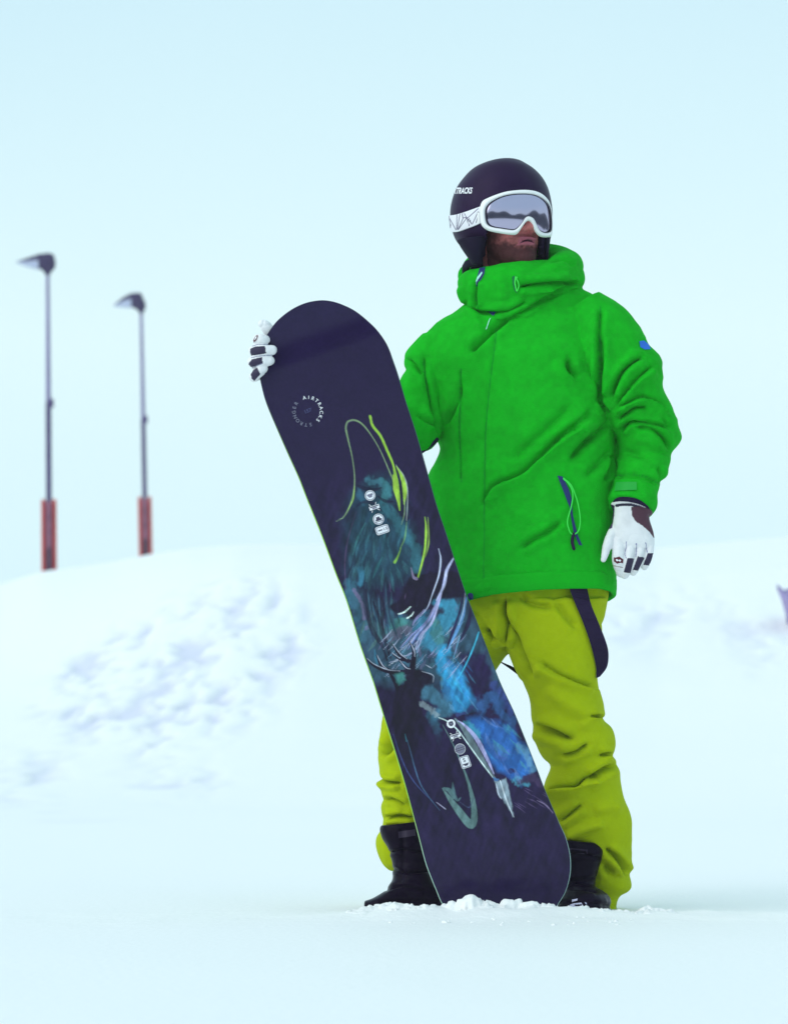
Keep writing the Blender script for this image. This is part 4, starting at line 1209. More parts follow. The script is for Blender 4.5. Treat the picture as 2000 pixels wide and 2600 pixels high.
def poly(pts, colr, alpha=1.0, rag=8, scale=22, seed=1, soft=6):
    p = np.array(pts)
    lo, hi = p.min(0) - 30, p.max(0) + 30
    m = (X > lo[0]) & (X < hi[0]) & (Y > lo[1]) & (Y < hi[1])
    if not m.any():
        return
    wx = X[m] + rag * n2(X[m], Y[m], scale, seed)
    wy = Y[m] + rag * n2(X[m], Y[m], scale, seed + 5)
    ins = inpoly(wx, wy, pts)
    d, _, _ = segdist(wx, wy, list(pts) + [pts[0]])
    sd_ = np.where(ins, d, -d)
    full = np.zeros(len(X))
    full[m] = np.clip(0.5 + sd_ / (2 * soft), 0, 1) * alpha * (1 + 0.25 * n2(X[m], Y[m], scale * .7, seed + 2))
    lay(full, colr)
def stroke(pts, widths, colr, alpha=1.0, streak=0.0, seed=2):
    q = catmull(pts, 8)
    wmax = max(widths)
    lo, hi = q.min(0) - wmax - 3, q.max(0) + wmax + 3
    m = (X > lo[0]) & (X < hi[0]) & (Y > lo[1]) & (Y < hi[1])
    if not m.any():
        return
    d, s_, t = segdist(X[m], Y[m], q)
    wd = np.interp(t, np.linspace(0, 1, len(widths)), widths) / 2
    a = np.clip((wd - d) / 1.3 + 0.5, 0, 1) * alpha
    if streak:
        a = a * np.clip(1 - streak * (0.5 + 0.5 * n2(d * s_ * 3.0, t * 60, 6, seed, 2)), 0, 1)
    full = np.zeros(len(X))
    full[m] = a
    lay(full, colr)
NAVY, INK = (34, 26, 60), (24, 15, 40)
# dark ground of the picture half way down
poly(zz(z3, (100, 380), (420, 60), (860, 0), (1150, 420), (1330, 900), (1700, 1800), (500, 1700)), NAVY, .9, 20, 60, 4, 20)
TEAL, DTEAL = (58, 118, 126), (34, 66, 84)
poly(zz(z3, (330, 440), (420, 180), (560, 40), (700, 20), (760, 300), (900, 520), (960, 820), (800, 940), (480, 980), (360, 820)), DTEAL, .9, 24, 45, 6, 24)
for k in range(70):
    a0, b0 = rng.uniform(380, 900), rng.uniform(120, 900)
    ln = rng.uniform(60, 240)
    sl = rng.uniform(-.35, .05) if a0 < 680 else rng.uniform(.1, .6)
    stroke(zz(z3, (a0, b0), (a0 + sl * ln * .5, b0 + ln * .5), (a0 + sl * ln * .8, b0 + ln)), [1, rng.uniform(4, 17), 2], [TEAL, (24, 30, 58), (44, 86, 96), (60, 112, 120), (28, 48, 74)][k % 5], rng.uniform(.25, .6), .7, k)
blob(zz(z3, (520, 60), (620, 90), (690, 190)), 12, (60, 112, 128), .85, .9, 14, 7)
blob(zz(z3, (640, 60), (700, 150), (650, 210)), 13, (58, 120, 128), .75, .9, 14, 8)
blob(zz(z3, (440, 150), (470, 240)), 11, (50, 92, 116), .75, .9, 14, 9)
blob(zz(z3, (650, 270), (760, 420), (870, 560), (930, 680), (930, 820)), 14, (50, 104, 118), .75, .8, 16, 10)
stroke(zz(z3, (430, 110), (540, 150), (630, 130)), [6, 14, 4], (24, 20, 48), .85, .3)
stroke(zz(z3, (600, 200), (660, 240), (740, 250)), [3, 9, 3], (26, 20, 50), .85, .3)
stroke(zz(z3, (420, 290), (480, 250), (560, 260), (640, 330)), [3, 9, 7, 3], (28, 26, 56), .8, .4)
blob(zz(z3, (450, 820), (460, 900), (450, 940)), 9, (58, 122, 150), .85, .7, 12, 13)
stroke(zz(z3, (390, 700), (430, 560), (495, 430)), [2, 6, 2], (62, 128, 132), .75, .3)
stroke(zz(z3, (560, 900), (600, 800), (640, 720)), [2, 8, 2], (48, 112, 118), .7, .3)
blob(zz(z3, (370, 960), (400, 1100), (460, 1220), (480, 1400)), 19, (54, 102, 124), .8, .9, 18, 16)
poly(zz(z3, (360, 990), (700, 1160), (1000, 1250), (1340, 1060), (1620, 1640), (1720, 1814), (560, 1814), (470, 1500)), (56, 92, 112), .72, 24, 40, 46, 16)
for k in range(80):
    a0, b0 = rng.uniform(420, 1350), rng.uniform(1080, 1780)
    ln = rng.uniform(40, 150)
    dx = rng.uniform(-.3, .9)
    stroke(zz(z3, (a0, b0), (a0 - dx * ln * .5, b0 + ln * .5), (a0 - dx * ln * 1.2, b0 + ln)), [2, rng.uniform(4, 13), 2], [(62, 116, 128), (30, 24, 58), (112, 104, 142), (54, 134, 168), (84, 122, 112)][k % 5], rng.uniform(.3, .75), .6, k)
for k in range(30):
    a0, b0 = rng.uniform(380, 880), rng.uniform(380, 860)
    ln = rng.uniform(60, 200)
    stroke(zz(z3, (a0, b0), (a0 - ln * .2, b0 + ln * .5), (a0 - ln * .2, b0 + ln)), [1, rng.uniform(3, 9), 1], [(58, 118, 132), (30, 26, 62), (44, 84, 104)][k % 3], rng.uniform(.3, .6), .6, k)
# dark mass across the middle
blob(zz(z3, (560, 1300), (640, 1380), (760, 1330), (830, 1270)), 20, (66, 108, 112), .7, .9, 18, 18)
blob(zz(z3, (730, 1290), (800, 1280)), 13, (66, 128, 126), .75, .9, 12, 19)
blob(zz(z3, (700, 1420), (780, 1360), (850, 1330)), 14, (98, 92, 116), .7, .9, 12, 20)
blob(zz(z3, (400, 1000), (470, 1130), (490, 1240)), 6, (124, 108, 146), .6, .8, 14, 17)
blob(zz(z3, (1140, 1120), (1220, 1180), (1150, 1300), (1050, 1360)), 24, (58, 140, 172), .85, .9, 18, 21)
blob(zz(z3, (1000, 1250), (960, 1330), (1000, 1440), (1100, 1480)), 22, (56, 128, 160), .8, .9, 18, 22)
blob(zz(z3, (1080, 1280), (1110, 1420)), 15, (74, 130, 124), .65, .9, 14, 23)
for k in range(16):
    a0 = 480 + k * 17
    stroke(zz(z3, (a0, 960 + rng.uniform(-40, 60)), (a0 + rng.uniform(0, 30), 1180), (a0 + rng.uniform(30, 110), 1420 + rng.uniform(-80, 80))), [1, rng.uniform(3, 11), 1], [INK, (34, 40, 72), (60, 100, 120)][k % 3], rng.uniform(.5, .9), .4, k)
poly(zz(z3, (850, 925), (890, 868), (960, 880), (1050, 850), (1290, 845), (1345, 1055), (1200, 1072), (1080, 1085), (1010, 1160), (930, 1250), (880, 1260), (835, 1205), (740, 1195), (700, 1150), (780, 1080)), INK, .97, 5, 12, 30, 3)
for q in (((500, 1000), (520, 1200), (560, 1350), (640, 1480), (680, 1600)), ((560, 1100), (620, 1260), (660, 1420), (710, 1580)), ((600, 1000), (640, 1120), (640, 1300))):
    stroke(zz(z3, *q), [4, 10, 12, 5], INK, .9, .4)
for q in (((340, 560), (320, 760), (330, 1000)), ((420, 330), (350, 560), (320, 800)), ((700, 920), (710, 1020)), ((840, 1030), (830, 1080))):
    stroke(zz(z3, *q), [1, 3, 1.5], (92, 70, 110), .55)
# blue and violet side
poly(zz(z4, (720, 60), (800, 130), (910, 330), (880, 430), (800, 445), (720, 420), (700, 300), (690, 150)), (46, 132, 186), .95, 14, 22, 31, 9)
blob(zz(z3, (1190, 1510), (1130, 1600), (1170, 1700), (1240, 1780)), 17, (52, 152, 200), .95, .7, 14, 32)
poly(zz(z4, (790, 20), (990, 20), (1050, 200), (930, 340), (840, 210)), (36, 24, 66), .95, 10, 20, 33, 7)
poly(zz(z4, (870, 500), (960, 470), (1150, 540), (1290, 700), (1330, 860), (1240, 950), (1150, 900), (1060, 850), (960, 660)), (42, 96, 168), .95, 14, 26, 34, 9)
blob(zz(z4, (930, 420), (1060, 330), (1090, 440), (1180, 520)), 20, (46, 82, 132), .9, .9, 18, 35)
blob(zz(z4, (1050, 260), (1110, 320), (1160, 430)), 12, (52, 68, 128), .8, .9, 18, 36)
blob(zz(z4, (1240, 700), (1290, 760), (1310, 840)), 14, (92, 140, 172), .75, .9, 16, 37)
blob(zz(z4, (1060, 700), (1120, 740)), 16, (80, 112, 190), .6, .9, 12, 38)
blob(zz(z4, (870, 520), (920, 600)), 12, (62, 148, 168), .7, .9, 14, 39)
blob(zz(z4, (1200, 920), (1260, 950)), 11, (74, 150, 176), .8, .8, 14, 40)
blob(zz(z4, (560, 300), (640, 330), (700, 420), (640, 450)), 22, (62, 108, 132), .9, .8, 20, 41)
blob(zz(z4, (600, 480), (650, 560), (640, 640)), 14, (44, 84, 106), .8, .9, 16, 42)
blob(zz(z4, (1150, 860), (1190, 865)), 7, (34, 24, 66), .9, .7, 8, 43)
blob(zz(z4, (1240, 940), (1320, 910), (1380, 960)), 12, (58, 44, 78), .9, .8, 12, 44)
blob(zz(z4, (790, 460), (860, 440), (890, 400)), 6, (52, 58, 110), .85, .8, 10, 45)
for k in range(60):
    a0, b0 = rng.uniform(860, 1290), rng.uniform(470, 900)
    if not inpoly(np.array([a0]), np.array([b0]), [(870, 480), (1150, 520), (1310, 720), (1330, 880), (1200, 930), (1050, 840), (960, 680)])[0]:
        continue
    ln = rng.uniform(60, 170)
    an = rng.uniform(.5, 1.3)
    stroke(zz(z4, (a0 - ln * .5 * math.cos(an), b0 - ln * .5 * math.sin(an)), (a0, b0 + 6), (a0 + ln * .5 * math.cos(an), b0 + ln * .5 * math.sin(an))), [1, rng.uniform(4, 13), 1], [(56, 140, 190), (34, 72, 140), (96, 124, 176), (66, 142, 150), (36, 50, 98), (48, 112, 190)][k % 6], rng.uniform(.3, .7), .6, k)
for k in range(26):
    a0, b0 = rng.uniform(700, 900), rng.uniform(90, 430)
    ln = rng.uniform(50, 130)
    stroke(zz(z4, (a0 - ln * .35, b0 - ln * .5), (a0, b0), (a0 + ln * .4, b0 + ln * .5)), [1, rng.uniform(4, 11), 1], [(62, 176, 220), (36, 110, 180), (90, 150, 190), (40, 140, 190)][k % 4], rng.uniform(.35, .7), .6, k)
# lilac and white sweeps
for off in range(11):
    j1, j2 = rng.uniform(-14, 14), rng.uniform(-10, 10)
    stroke(zz(z3, (780 + off * 15 + j1, 1500 + off * 3 + j2), (895 + off * 8 + j2, 1388), (1005 + off * 6, 1270 + j1), (1085 + off * 3, 1140), (1150 + j2 * .3, 990), (1178 + j1 * .2, 870), (1245, 735)), [1, rng.uniform(2, 5.5), rng.uniform(2, 5), 3, 3, 2.4, 1.5], [(186, 182, 224), (120, 140, 208), (60, 52, 104), (204, 204, 236), (150, 144, 190)][off % 5], .85, .45, off)
for k in range(70):
    a0, b0 = rng.uniform(620, 1300), rng.uniform(1290, 1720)
    ln = rng.uniform(30, 110)
    stroke(zz(z3, (a0, b0 + ln * .6), (a0 + ln * .5, b0 + ln * .1), (a0 + ln, b0 - ln * .5)), [.6, rng.uniform(1, 2.6), .6], [(196, 200, 228), (150, 150, 190), (120, 170, 200)][k % 3], .8, .3, k)
stroke(zz(z3, (1250, 725), (1190, 830), (1165, 960), (1100, 1090)), [4, 8, 7, 3], (196, 198, 236), .9, .3)
stroke(zz(z3, (1120, 650), (1137, 740), (1120, 880), (1065, 1040), (1025, 1150), (960, 1230)), [1.5, 4.5, 3.5, 2.5, 2, 1], (205, 212, 240), .95)
stroke(zz(z3, (1325, 1030), (1300, 1180), (1250, 1330), (1190, 1500)), [2, 6, 8, 4], (36, 24, 70), .9)
stroke(zz(z3, (1360, 1060), (1318, 1240), (1265, 1370), (1195, 1510)), [3, 9, 8, 3], (112, 168, 228), .9, .4)
stroke(zz(z3, (1345, 1030), (1330, 1180), (1290, 1300)), [1, 2.2, 1], (206, 220, 240), .9)
stroke(zz(z3, (1395, 1150), (1370, 1290), (1310, 1420)), [4, 12, 5], (34, 22, 62), .9)
stroke(zz(z3, (1462, 1360), (1420, 1480), (1360, 1620), (1285, 1760)), [3, 4, 3.2, 1], (66, 188, 224), .95)
stroke(zz(z3, (1240, 1600), (1300, 1400)), [1, 2], (120, 190, 230), .7)
stroke(zz(z3, (775, 1208), (825, 1192), (882, 1143)), [2, 4.2, 2], (222, 244, 238), 1)
stroke(zz(z3, (850, 1243), (888, 1218), (908, 1188)), [3.4, 3, 1.2], (222, 244, 238), 1)
stroke(zz(z3, (1000, 1170), (920, 1260), (900, 1300)), [4, 7, 4], (150, 142, 190), .8, .5)
stroke(zz(z3, (690, 1650), (760, 1600), (830, 1560)), [1, 2.4, 1], (200, 206, 222), .9)
stroke(zz(z3, (700, 1620), (900, 1530), (980, 1420)), [1, 2.4, 1], (176, 176, 210), .8)
# stag in silhouette
poly(zz(z4, (352, 262), (405, 240), (420, 170), (450, 130), (520, 140), (575, 165), (612, 190), (604, 236), (560, 250), (530, 300), (520, 370), (540, 450), (600, 560), (660, 690), (760, 860), (900, 1150), (640, 1130), (480, 960), (370, 700), (318, 500), (330, 400), (345, 330)), INK, 1, 3, 12, 50, 3)
for q, ww in ((((505, 1590), (570, 1645), (680, 1692), (800, 1705), (880, 1690)), [2, 6, 8, 9, 10]), (((588, 1555), (630, 1640), (700, 1690)), [1.5, 5, 6]), (((870, 1440), (908, 1520), (902, 1620), (890, 1700)), [1.5, 7, 10, 11]), (((722, 1460), (780, 1545), (860, 1610)), [1.5, 6, 7]), (((715, 1535), (790, 1592), (870, 1605)), [1.5, 4, 6]), (((780, 1600), (850, 1670), (900, 1690)), [2, 5, 8]), (((700, 1710), (760, 1800), (800, 1880)), [3, 9, 16])):
    stroke(zz(z3, *q), [a * 1.45 for a in ww], INK, 1)
for q in (((508, 1584), (575, 1636), (690, 1682), (790, 1692)), ((594, 1555), (640, 1640), (680, 1672)), ((728, 1462), (790, 1542), (850, 1590)), ((876, 1445), (912, 1520), (915, 1570)), ((785, 1600), (840, 1662), (880, 1676)), ((975, 1695), (1070, 1728), (1072, 1790)), ((1010, 1640), (1060, 1668)), ((720, 1536), (790, 1585))):
    stroke(zz(z3, *q), [.6, 2.0, .8], (202, 208, 228), .9)
poly(zz(z4, (345, 170), (405, 165), (420, 215), (370, 250)), (72, 148, 140), .7, 4, 10, 53, 4)
# dark fore ground and feather
poly(zz(z4, (520, 500), (640, 560), (700, 640), (820, 560), (900, 720), (1040, 920), (1150, 1100), (900, 1200), (600, 1100), (420, 900)), (32, 22, 58), .9, 6, 20, 54, 12)
blob(zz(z4, (540, 380), (590, 420), (640, 460)), 8, (128, 142, 150), .7, .9, 8, 55)
stroke(zz(z4, (770, 490), (830, 560), (900, 680), (990, 830), (1050, 910)), [4, 14, 16, 12, 5], (112, 132, 138), .9, .3)
stroke(zz(z4, (790, 505), (830, 530), (910, 615), (975, 730), (1045, 880)), [2, 9, 11, 8, 3], (182, 178, 226), .95, .25)
stroke(zz(z4, (655, 482), (715, 508), (790, 572), (870, 680), (950, 790), (1040, 910)), [2.2, 3, 2.6, 3, 2.8, 1.6], (214, 236, 236), 1)
poly(zz(z4, (1050, 930), (1085, 1050), (1110, 1055), (1185, 1190), (1165, 1060), (1130, 910), (1090, 930)), (140, 158, 172), .95, 3, 8, 56, 2)
stroke(zz(z4, (1090, 930), (1130, 1060), (1186, 1190)), [2, 4, 1], (216, 226, 236), 1)
stroke(zz(z4, (1060, 950), (1080, 1030), (1100, 1060)), [2, 3.5, 1], (206, 214, 232), 1)
stroke(zz(z4, (1040, 905), (1060, 925), (1080, 920)), [2, 8, 3], (70, 116, 170), .9)
# pale green hook and thin lines lower down
stroke(zz(z4, (680, 985), (740, 1070), (800, 1150), (850, 1215), (885, 1245), (905, 1200), (903, 1120), (885, 1020), (850, 900), (800, 770), (740, 640), (680, 530)), [2, 12, 18, 20, 16, 12, 8, 5, 3.5, 2.5, 2, 1], (104, 138, 138), .95, .15)
stroke(zz(z4, (752, 940), (760, 1020), (785, 1070), (810, 1050)), [1, 9, 8, 2], (84, 116, 124), .9)
stroke(zz(z4, (690, 985), (730, 1000), (760, 1050)), [6, 12, 8], (92, 126, 130), .9)
stroke(zz(z4, (800, 1080), (870, 1120), (900, 1050)), [1, 3, 1], (60, 70, 104), .8)
stroke(zz(z4, (330, 600), (400, 800), (480, 940), (600, 1070)), [1.2, 2.6, 2.6, 1], (66, 82, 140), .85)
stroke(zz(z4, (430, 640), (510, 920), (580, 1040), (660, 1140)), [1.2, 3, 2.6, 1], (70, 104, 140), .8)
stroke(zz(z4, (640, 1085), (702, 1132)), [1, 1.8], (190, 186, 220), .95)
stroke(zz(z4, (415, 600), (425, 650)), [2, 3], (50, 120, 140), .7)
for k in range(16):
    a0 = 1180 + rng.uniform(0, 240)
    b0 = 1000 + rng.uniform(-20, 110)
    stroke(zz(z4, (a0, b0), (a0 + 60, b0 + 30 + rng.uniform(-10, 20))), [.6, 2.2, .6], (112, 92, 140), .4)
stroke(zz(z4, (1350, 1070), (1410, 1100), (1465, 1160)), [1, 3.2, 1], (160, 140, 182), .7)
# yellow green brush lines
YG, GG = (152, 196, 66), (132, 158, 116)
stroke(zz(z2, (850, 1815), (910, 1780), (960, 1690), (990, 1580), (995, 1450), (975, 1300), (945, 1170), (928, 1080), (945, 1028), (1000, 1018), (1060, 1052), (1130, 1140), (1200, 1260), (1270, 1420), (1320, 1540)), [1, 3.4, 4, 3.4, 2.4, 2.2, 3, 4.6, 4.4, 4, 2.6, 2.2, 2.4, 3, 3], GG, .95, .2)
stroke(zz(z2, (930, 1090), (948, 1035), (1000, 1022)), [1, 2.4, 1], (72, 66, 96), .8)
stroke(zz(z2, (940, 1730), (985, 1640), (996, 1540)), [1, 2.6, 1], (160, 200, 90), .9)
stroke(zz(z2, (1118, 985), (1140, 1062), (1200, 1140), (1250, 1250), (1300, 1370), (1325, 1500), (1338, 1620), (1352, 1730)), [6, 6.5, 6, 6, 5, 10, 11, 3], YG, 1, .1)
stroke(zz(z2, (1133, 985), (1140, 1040)), [.8, 1.6], (60, 60, 80), .9)
stroke(zz(z2, (1300, 1450), (1318, 1560), (1345, 1680)), [3, 12, 4], (166, 206, 72), 1, .15)
stroke(zz(z2, (1325, 1380), (1370, 1460), (1392, 1560), (1388, 1680)), [2, 11, 12, 3], (164, 208, 74), 1, .2)
stroke(zz(z2, (1322, 1370), (1385, 1460), (1412, 1560), (1412, 1700), (1405, 1810)), [1, 2.4, 2.6, 2.4, 1.4], (160, 172, 168), .9)
stroke(zz(z2, (1392, 1640), (1388, 1760), (1365, 1840)), [2.4, 2.4, 1], GG, .9)
stroke(zz(z3, (1003, 380), (1012, 470), (1008, 600), (990, 720), (945, 890)), [2, 6, 5.5, 5, 4], YG, 1, .1)
stroke(zz(z3, (1028, 378), (1036, 560), (1028, 640), (1005, 720)), [.8, 3, 4, 1], (146, 176, 80), .95)
stroke(zz(z3, (848, 420), (830, 560), (790, 650)), [1, 4, 2], (112, 158, 92), .7)
stroke(zz(z3, (800, 640), (770, 720), (745, 765)), [1, 4, 7], (126, 176, 70), .95)
stroke(zz(z3, (885, 810), (905, 890), (930, 905)), [1.5, 5, 8], (150, 134, 170), .85)
amt = np.clip(np.minimum((Y + 0.25 * X - 1380) / 120, (2130 - Y + 0.15 * X) / 190), 0, 1)
grain = n2(X * 1.0 + Y * 0.35, (Y - X * 0.35) * 0.22, 9, 71, 4)
grain2 = n2(X - 0.5 * Y, (Y + 0.5 * X) * 0.3, 16, 77, 4)
C = C * np.clip(1 + amt * (0.55 * grain + 0.45 * grain2), 0.35, 1.8)[:, None]
C = C * (1 + 0.10 * vnoise(np.stack([X / 4, Y / 4, X * 0], 1), 79))[:, None]
C = np.clip(C, 0.004, 1)

board = link('snowboard', BV.reshape(-1, 3), bf, M['board'], None, True, None, C)
tag(board, 'dark blue snowboard with painted stag print, stood on end in the snow', 'snowboard')
# its thickness: top sheet behind and side walls
rim = np.array([(a, b) for a, b in bo])
rs = (rim - O0) @ UX
ry = board_y(rs)
front = np.array([P(a, b, y_) for (a, b), y_ in zip(rim, ry)])
back = front + np.array((0, 0.010, 0))
cv = MB()
cv.add(*rings(np.array([front, back]), False))
rowsb = BV[::10, ::21].copy()
rowsb[..., 1] += 0.010
rb = rowsb.shape
bi2 = np.arange(rb[0] * rb[1]).reshape(rb[:2])
cv.add(rowsb.reshape(-1, 3), np.stack([bi2[:-1, :-1], bi2[:-1, 1:], bi2[1:, 1:], bi2[1:, :-1]], -1).reshape(-1, 4).tolist())
link('topsheet', cv.verts(), cv.f, M['topsheet'], board)
# edge: thin rail all the way round, lime on the lower left
rail = front + np.array((0, 0.003, 0))
tg = np.roll(rail, -1, 0) - np.roll(rail, 1, 0)
tg /= np.linalg.norm(tg, axis=1)[:, None]
nrm = np.cross(tg, np.array((0, 1.0, 0)))
ths = np.linspace(0, 2 * np.pi, 6, endpoint=False)
rr_ = 0.0018 + 0.0007 * (np.clip((rim[:, 1] - 1000) / 300, 0, 1) * (((rim - O0) @ VX) < 0) * np.clip((2120 - rim[:, 1]) / 150, 0, 1))
RR = np.array([[c + q_ * (math.cos(a) * n_ + math.sin(a) * np.array((0, 1.0, 0))) for a in ths] for c, n_, q_ in zip(rail, nrm, rr_)])
ev_, ef_ = rings(RR, False)
K = len(rail)
ef_ += [((K - 1) * 6 + j, (K - 1) * 6 + (j + 1) % 6, (j + 1) % 6, j) for j in range(6)]
left = ((rim - O0) @ VX) < 0
lk = np.clip((rim[:, 1] - 1000) / 300, 0, 1) * left
tl = np.clip((rim[:, 1] - 2060) / 120, 0, 1)
e_col = lin((44, 44, 66)) + (lin((150, 204, 62)) - lin((44, 44, 66))) * lk[:, None]
e_col = e_col + (lin((176, 214, 206)) - e_col) * (tl[:, None] * .9)
e_col = np.where((~left & (rim[:, 1] < 2060) & (rim[:, 1] > 900))[:, None], lin((56, 92, 92)), e_col)
link('edge', ev_, ef_, M['edge'], board, True, None, np.repeat(e_col, 6, 0))

# printed badges and lettering on the base
def bpt(a, b, off=.0007):
    s_ = (a - O0[0]) * UX[0] + (b - O0[1]) * UX[1]
    p = P(a, b, float(board_y(np.array(s_))) - off)
    return p
def flat(name, parts):
    """parts: list of (verts px, faces, material, lift)"""
    mb = MB()
    mats, ids = [], {}
    for vpx, fs, m_, lift in parts:
        if m_.name not in ids:
            ids[m_.name] = len(mats)
            mats.append(m_)
        mb.add([bpt(a, b, lift) for a, b in vpx], fs, ids[m_.name])
    return link(name, mb.verts(), mb.f, mats, board, False, mb.m)
ANG = math.radians(-18.5)
ca, sa = math.cos(ANG), math.sin(ANG)
def place(cx, cy, pts): return [(cx + x * ca - y * sa, cy + x * sa + y * ca) for x, y in pts]
def ngon(r, n, ph=0): return [(r * math.cos(ph + k * 2 * math.pi / n), r * math.sin(ph + k * 2 * math.pi / n)) for k in range(n)]
def rect(x0, y0, x1, y1): return [(x0, y0), (x1, y0), (x1, y1), (x0, y1)]
def rrect(hw, hh, r):
    o_ = []
    for cx, cy, a0 in ((hw - r, -hh + r, -90), (hw - r, hh - r, 0), (-hw + r, hh - r, 90), (-hw + r, -hh + r, 180)):
        for k in range(4):
            a = math.radians(a0 + 30 * k)
            o_.append((cx + r * math.cos(a), cy + r * math.sin(a)))
    return o_
def one(pts): return [tuple(range(len(pts)))]
def layer(cx, cy, pts, m_, lift): 
    q = place(cx, cy, pts)
    return (q, one(q), m_, lift)
def lettering(cx, cy, txt, size, m_, lift, extra=0.0, bold=0.0):
    v, f = text_mesh(txt, size, 0, bold)
    a = ANG + extra
    c_, s_ = math.cos(a), math.sin(a)
    return ([(cx + x * c_ + y * s_, cy + x * s_ - y * c_) for x, y in v[:, :2]], f, m_, lift)
W, DK, GY_, MIDG = M['print_white'], M['print_dark'], M['print_grey'], M['print_faint']
def bb(f, x, y): return f(x, y)
c1 = z3(536, 195)
flat('badge', [layer(*c1, ngon(13.5, 12), W, .0006), layer(*c1, ngon(12, 12), MIDG, .0009), layer(*c1, ngon(10.6, 12), W, .0012), layer(*c1, [(-7.5, -4), (7.5, -4), (7, 1), (5, 1), (4, 5), (-4, 5), (-5, 1), (-7, 1)], GY_, .0015)])
def film(cx, cy):
    p = [layer(cx, cy, rect(-13, -5, 13, 5), W, .0006), layer(cx, cy, rect(-11, -3.6, 11, -1), DK, .0009), layer(cx, cy, rect(-6, -.2, 6, 3.6), GY_, .0009)]
    for x0, y0, x1, y1 in ((-7, -6, -11, -11), (5, -6, 8, -12), (-7, 6, -10, 11), (6, 6, 11, 11)):
        dx, dy = x1 - x0, y1 - y0
        l_ = math.hypot(dx, dy)
        nx_, ny_ = -dy / l_ * .7, dx / l_ * .7
        p.append(layer(cx, cy, [(x0 + nx_, y0 + ny_), (x1 + nx_, y1 + ny_), (x1 - nx_, y1 - ny_), (x0 - nx_, y0 - ny_)], W, .0006))
    return p
flat('badge', film(*z3(572, 296)))
c3 = z3(607, 397)
flat('badge', [layer(*c3, ngon(14, 28), W, .0006), layer(*c3, ngon(12.6, 28), MIDG, .0009), layer(*c3, ngon(11.2, 28), W, .0012), layer(*c3, [(-5, -6), (4, -6), (4, -2), (8, 0), (8, 4), (-8, 4), (-8, 0), (-5, -1)], DK, .0015), layer(*c3, rect(-9.5, 5.4, 9.5, 6.8), DK, .0015)])
c4 = z3(640, 487)
flat('badge', [layer(*c4, rrect(17, 10.5, 5), W, .0006), layer(*c4, rrect(15.4, 8.9, 4), MIDG, .0009), layer(*c4, rrect(14, 7.6, 3), W, .0012), layer(*c4, rect(-11, -1.4, 0, 1.4), DK, .0015), lettering(z3(640, 487)[0] + 7.6 * ca, z3(640, 487)[1] + 7.6 * sa, '1.5', 9, DK, .0015, 0, .2)])
c5 = z4(741, 525)
flat('badge', [layer(*c5, ngon(11.2, 28), W, .0006), layer(*c5, ngon(6, 20), DK, .0009), layer(*c5, [(-6, -6), (-3, -4), (3, -4), (6, -6), (5, 0), (-5, 0)], DK, .0012), layer(*c5, ngon(2.4, 10), GY_, .0015)])
flat('badge', film(*z4(772, 612)))
c7 = z4(805, 705)
LIL = GY_
flat('badge', [layer(*c7, ngon(13.8, 28), W, .0006), layer(*c7, ngon(12.8, 28), GY_, .0009), layer(*c7, rect(-12.6, -3.4, 12.6, -1.8), DK, .0012), layer(*c7, rect(-12.6, 1.8, 12.6, 3.4), DK, .0012)])
c8 = z4(841, 797)
flat('badge', [layer(*c8, rrect(12.5, 15.5, 4), W, .0006), layer(*c8, rrect(11.2, 14.2, 3), MIDG, .0009), layer(*c8, rrect(9.8, 12.8, 2.4), W, .0012), lettering(c8[0] - 1 + 4.4 * sa, c8[1] - 4.4 * ca, 'S', 14, DK, .0015, 0, .3), layer(*c8, [(-8, 4), (8, 4), (8, 6.5), (5, 6.5), (5, 10), (-4, 10), (-4, 7), (-8, 7)], DK, .0015)])
# ring of letters
RC = (720 + 735 / 12, 980 + 765 / 12)
def ring_word(word, start, step, m_, rad=34.5, size=12.5, name='lettering'):
    pr = []
    for k, ch in enumerate(word):
        a = math.radians(start + step * k)              # clockwise from the top
        v, f = text_mesh(ch, size, 0, .12)
        c_, s_ = math.cos(a), math.sin(a)
        pr.append(([(RC[0] + rad * s_ + x * c_ + y * s_, RC[1] - rad * c_ + x * s_ - y * c_) for x, y in v[:, :2]], f, m_, .0007))
    return flat(name, pr)
ring_word('AIRTRACKS', -14, 18.2, M['print_white'])
ring_word('STRONGER', 168, 19.4, M['print_grey'])
flat('lettering', [lettering(RC[0], RC[1], '157', 13, M['print_faint'], .0007, .0, .3)])

# --- the hand that holds the board's edge
gr = MB()
def by(a, b): 
    s_ = (a - O0[0]) * UX[0] + (b - O0[1]) * UX[1]
    return float(board_y(np.array(s_)))
def finger(tip, knu, back, r):
    (tx_, ty_), (kx, ky), (bx_, by_) = tip, knu, back
    y0 = by(665, 900)
    yf = by(*tip)
    m1 = ((tx_ * .45 + kx * .55), (ty_ * .45 + ky * .55))
    gr.add(*tube([P(tx_, ty_, yf - r * .9), P(*m1, yf - r * 1.25), P(kx, ky, y0 - r * .5), P(kx + 2, ky + 1, y0 + .018), P(bx_, by_, y0 + .035)], [r * .92, r, r, r * .98, r], 18, 5))
finger((673, 863), (656, 862), (676, 866), .0136)
finger((691, 889), (647, 890), (680, 890), .0136)
finger((685, 916), (644, 918), (680, 914), .0134)
finger((668, 936), (647, 955), (684, 940), .0128)
gr.add(*tube([P(660, 862, by(660, 900) + .008), P(652, 888, by(660, 900) + .006), P(649, 916, by(660, 900) + .006), P(653, 952, by(660, 900) + .010)], [.010, .012, .012, .010], 14, 4))
y0 = by(680, 900)
